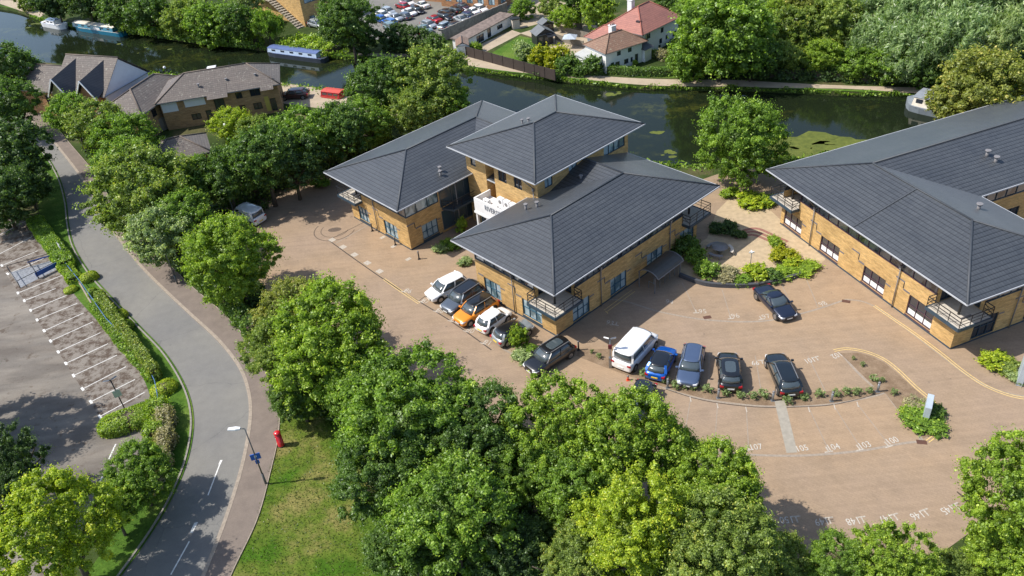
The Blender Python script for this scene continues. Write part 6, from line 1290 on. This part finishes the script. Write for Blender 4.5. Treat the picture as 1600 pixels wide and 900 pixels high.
for i, (px, py, r_, h_, c_, lab) in enumerate(((141, 437, .95, .8, 'lime', 'yellow green topiary dome nearest the trolley bay'), (117, 436, .7, .8, 'mid', 'dark green topiary ball by the trolley bay'), (112, 455, .7, .5, 'lime', 'small yellow green clipped block by the trolley bay'), (186, 497, .95, .7, 'lime', 'yellow green topiary dome in the middle of the long hedge'), (158, 478, .6, .9, 'mid', 'small round topiary above the middle dome'), (200, 513, .7, .8, 'bright', 'bright topiary ball just below the middle dome'), (258, 611, 1.15, .8, 'lime', 'largest yellow green topiary dome at the lower end of the blue rail'), (218, 548, .5, .9, 'bright', 'small bright topiary ball halfway down the blue rail'), (232, 568, .5, .9, 'mid', 'small dark topiary ball above the largest dome'), (97, 410, .6, .9, 'bright', 'small bright topiary ball above the warning board'), (147, 462, .55, .9, 'bright', 'small bright topiary ball between the first two domes'))):
    blob(px, py, r_, r_ * .8, h_, 40, c_, lab, .09, group='topiary along the blue rail', flat=.7)
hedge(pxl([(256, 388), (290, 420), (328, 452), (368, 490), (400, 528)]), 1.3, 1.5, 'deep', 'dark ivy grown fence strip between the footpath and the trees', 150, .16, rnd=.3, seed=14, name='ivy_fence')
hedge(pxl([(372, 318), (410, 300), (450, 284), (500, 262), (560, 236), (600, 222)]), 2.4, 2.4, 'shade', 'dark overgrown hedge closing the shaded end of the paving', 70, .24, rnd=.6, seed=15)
blob(206, 662, 2.5, 1.25, 1.15, 22, 'bright', 'clipped oval hedge at the end of the left bays', .11, 1.2, name='hedge', flat=.6, cat='hedge')
hedge(pxl([(455, 70), (480, 74), (505, 78), (525, 80)], 0), 5.0, .9, 'bright', 'bramble bank behind the pale blue narrowboat', 60, .28, rnd=.5, seed=9, name='bramble_bank', cat='brambles')
hedge(pxl([(952, 113), (985, 117), (1030, 118), (1075, 118)]), 1.1, 1.0, 'deep', 'long clipped hedge in front of the cottage garden', 130, .18, seed=10)
hedge(pxl([(838, 115), (868, 120), (905, 117), (940, 116)]), .8, .7, 'deep', 'rough low hedge between the golden shrubs and the towpath', 130, .18, rnd=.25, seed=11)
hedge(pxl([(1180, 120), (1220, 121), (1260, 123), (1340, 127), (1440, 129)]), 1.2, 1.5, 'shade', 'dark hedge wall along the towpath under the trees', 70, .24, rnd=.35, seed=12)
hedge(pxl([(200, 46), (260, 54), (330, 64), (400, 70)]), 3.0, 1.2, 'mid', 'bushy strip above the far bank right of the teal boat', 60, .28, rnd=.5, seed=13)
# garden plants of the office park
def shrub(px, py, r_, h_, col, label, kind='shrub', name='shrub', cat='shrub', group=None):
    i = _cnt[kind] = _cnt.get(kind, 0) + 1; x, y = at(px, py); t = empty(name, (x, y, 0), 0, label, cat, group); c = bpy.data.objects.new('foliage', CROWN[kind][i % len(CROWN[kind])]); COL.objects.link(c); c.parent = t
    c.location = (0, 0, h_ * .5); c.scale = (r_ * 1.1, r_ * 1.1, h_ * .62); c.rotation_euler = (0, 0, i * 2.4); c.material_slots[0].link = 'OBJECT'; c.material_slots[0].material = LM[col]; return t
for a_ in ((1070, 398, 1.25, 1.8, 'deep', 'dark tall shrub against the shaded wall of the court'), (1086, 408, 1.05, 1.4, 'mid', 'leafy green shrub right of the dark shrub in the court'), (1102, 430, 1.1, 1.4, 'mid', 'leafy green shrub on the curved wall of the court'), (1135, 436, 1.15, .9, 'grey', 'grey brown twiggy shrub in the court'), (1180, 432, 1.15, 1.1, 'lime', 'round yellow olive shrub beside the white headed post'), (1157, 443, .9, .7, 'mid', 'low green shrub on the curved wall between grey and olive shrubs'), (1205, 437, 1.0, .8, 'deep', 'dark low shrub behind the navy saloon'), (1222, 405, 1.2, 1.0, 'gold', 'yellow variegated shrub in the court corner'), (1238, 415, 1.0, .8, 'lime', 'yellow green plant right of the variegated shrub'), (1232, 428, 1.2, .5, 'bright', 'low spreading green plant at the straight garden wall'), (1256, 422, 1.3, .5, 'bright', 'low green plant at the right end of the garden wall'), (1212, 385, .8, 1.0, 'bright', 'small green shrub at the top of the court beside the steps'),
           (1138, 362, 1.0, 1.0, 'shade', 'dark spiky shrub in the shade by the steps'), (1118, 362, .8, .8, 'shade', 'shaded shrub next to the building corner in the court'), (1155, 370, .7, .7, 'shade', 'small shaded shrub at the foot of the steps'), (1172, 317, 1.6, .9, 'lime', 'bright yellow green shrub below the solitary tree'), (1195, 318, 1.2, .8, 'bright', 'bright shrub beside the right building balcony'), (1140, 305, 1.0, .8, 'bright', 'bright shrub left of the solitary tree foot'),
           (705, 385, 1.1, .7, 'mid', 'green planting bed shrub by the entrance'), (690, 392, .8, .6, 'sage', 'pale variegated shrub at the end of the entrance bed'), (722, 362, .7, 1.6, 'bright', 'small bright green bush by the dark glazed wall'), (726, 413, .7, .6, 'sage', 'pale shrub left of the near wing corner'),
           (812, 540, .85, 1.9, 'bright', 'bright green bush at the tail of the silver grey hatchback'), (818, 560, 1.0, .6, 'sage', 'pale low shrub below the bright bush'), (828, 552, .7, .6, 'mid', 'small green shrub between the bright bush and the black off-roader'),
           (1420, 648, .7, .6, 'bright', 'small bright shrub left of the silver monolith sign'), (1438, 655, 1.3, .7, 'mid', 'green grassy plant round the foot of the silver monolith sign'), (1450, 668, 1.2, .5, 'mid', 'low green plant below the silver monolith sign'), (1432, 638, 1.0, .6, 'grey', 'grey lavender mass behind the silver monolith sign'), (1461, 650, .8, .7, 'deep', 'dark plant right of the silver monolith sign'),
           (1555, 568, 1.1, .8, 'lime', 'yellow green shrub on the corner bed at the right edge'), (1570, 578, 1.0, .7, 'olive', 'olive shrub on the corner bed at the right edge'), (1586, 592, .8, .6, 'sage', 'pale shrub at the foot of the tall narrow sign')):
    shrub(*a_)
TL = 'small grey green lavender tuft in the soil strip between the parking rows'
for px, py, r_ in ((1010, 588, .8), (1037, 597, .6), (1055, 606, .6), (1070, 606, .5), (1083, 608, .5), (1106, 612, .65), (1134, 616, .6), (1153, 618, .35), (1158, 622, .5), (1175, 622, .6), (1192, 620, .65), (1230, 628, .65), (1256, 624, .5), (1281, 619, .6), (1306, 618, .5), (1322, 616, .55), (1338, 616, .55), (1357, 614, .45), (1365, 596, .55), (1378, 596, .3), (1347, 572, .3), (1397, 616, .45), (1333, 562, .2), (936, 560, .4), (925, 552, .25), (965, 572, .2)):
    shrub(px, py, r_ * .6, .5 * r_ + .25, 'sage', TL, 'tuft', 'lavender_tuft', 'plant', 'lavender tufts in the soil strip')
# weeds and rank grass on the water's edge: nobody could count them
def scatter(name, L, w_, n, size, col, label, seed, z0=0, h=.4):
    rng = np.random.default_rng(seed); L = np.array(L); i = rng.integers(0, len(L) - 1, n); f = rng.uniform(0, 1, (n, 1)); p = L[i] * (1 - f) + L[i + 1] * f; d = L[i + 1] - L[i]; nn = np.stack([-d[:, 1], d[:, 0]], 1) / (np.linalg.norm(d, axis=1, keepdims=True) + 1e-6)
    p = p + nn * rng.normal(0, w_ / 2, (n, 1)); cl = (np.sin(p[:, 0] * 1.3) * np.cos(p[:, 1] * 1.7) * .5 + .6); P = np.concatenate([p, (z0 + rng.uniform(0, h, n) * cl)[:, None]], 1)
    me = leaf_mesh(name, P, rng.normal(size=(n, 3)) + np.array([0, 0, .6]), size, rng, 1.8); me.materials.clear(); me.materials.append(LM[col]); o = bpy.data.objects.new(name, me); COL.objects.link(o); tag(o, label, 'plants', kind='stuff')
scatter('bank_weeds', [p for p in offset(FB, .45) if -95 < p[0] < 75], .45, 14000, .2, 'mid', 'rank green weeds along the far edge of the canal', 5, -.35, .5)
scatter('bank_weeds', [p for p in offset(NB, -.5) if -60 < p[0] < 75], .8, 7000, .24, 'mid', 'rank green weeds along the near edge of the canal', 6, -.2, .6)
def patch(name, poly, n, size, col, label, seed, h=.12, wh=.8):
    rng = np.random.default_rng(seed); A = np.array(poly); lo, hi = A.min(0), A.max(0); p = rng.uniform(lo, hi, (n * 2, 2)); ins = np.zeros(len(p), bool); j = len(A) - 1
    for i in range(len(A)):
        c = ((A[i, 1] > p[:, 1]) != (A[j, 1] > p[:, 1])) & (p[:, 0] < (A[j, 0] - A[i, 0]) * (p[:, 1] - A[i, 1]) / (A[j, 1] - A[i, 1] + 1e-9) + A[i, 0]); ins ^= c; j = i
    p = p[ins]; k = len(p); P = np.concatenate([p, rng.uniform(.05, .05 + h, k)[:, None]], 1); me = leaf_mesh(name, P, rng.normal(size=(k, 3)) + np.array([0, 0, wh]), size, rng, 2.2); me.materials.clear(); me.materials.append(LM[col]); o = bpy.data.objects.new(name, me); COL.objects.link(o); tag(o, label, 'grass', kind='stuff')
patch('grass_blades', offset(FP, -.15)[54:] + pxl([(430, 1060), (640, 1010), (700, 900), (640, 820), (560, 700), (520, 640), (470, 600), (440, 590)]), 26000, .06, 'lawn', 'short patchy grass blades on the bank beside the footpath', 8, .07, .6)
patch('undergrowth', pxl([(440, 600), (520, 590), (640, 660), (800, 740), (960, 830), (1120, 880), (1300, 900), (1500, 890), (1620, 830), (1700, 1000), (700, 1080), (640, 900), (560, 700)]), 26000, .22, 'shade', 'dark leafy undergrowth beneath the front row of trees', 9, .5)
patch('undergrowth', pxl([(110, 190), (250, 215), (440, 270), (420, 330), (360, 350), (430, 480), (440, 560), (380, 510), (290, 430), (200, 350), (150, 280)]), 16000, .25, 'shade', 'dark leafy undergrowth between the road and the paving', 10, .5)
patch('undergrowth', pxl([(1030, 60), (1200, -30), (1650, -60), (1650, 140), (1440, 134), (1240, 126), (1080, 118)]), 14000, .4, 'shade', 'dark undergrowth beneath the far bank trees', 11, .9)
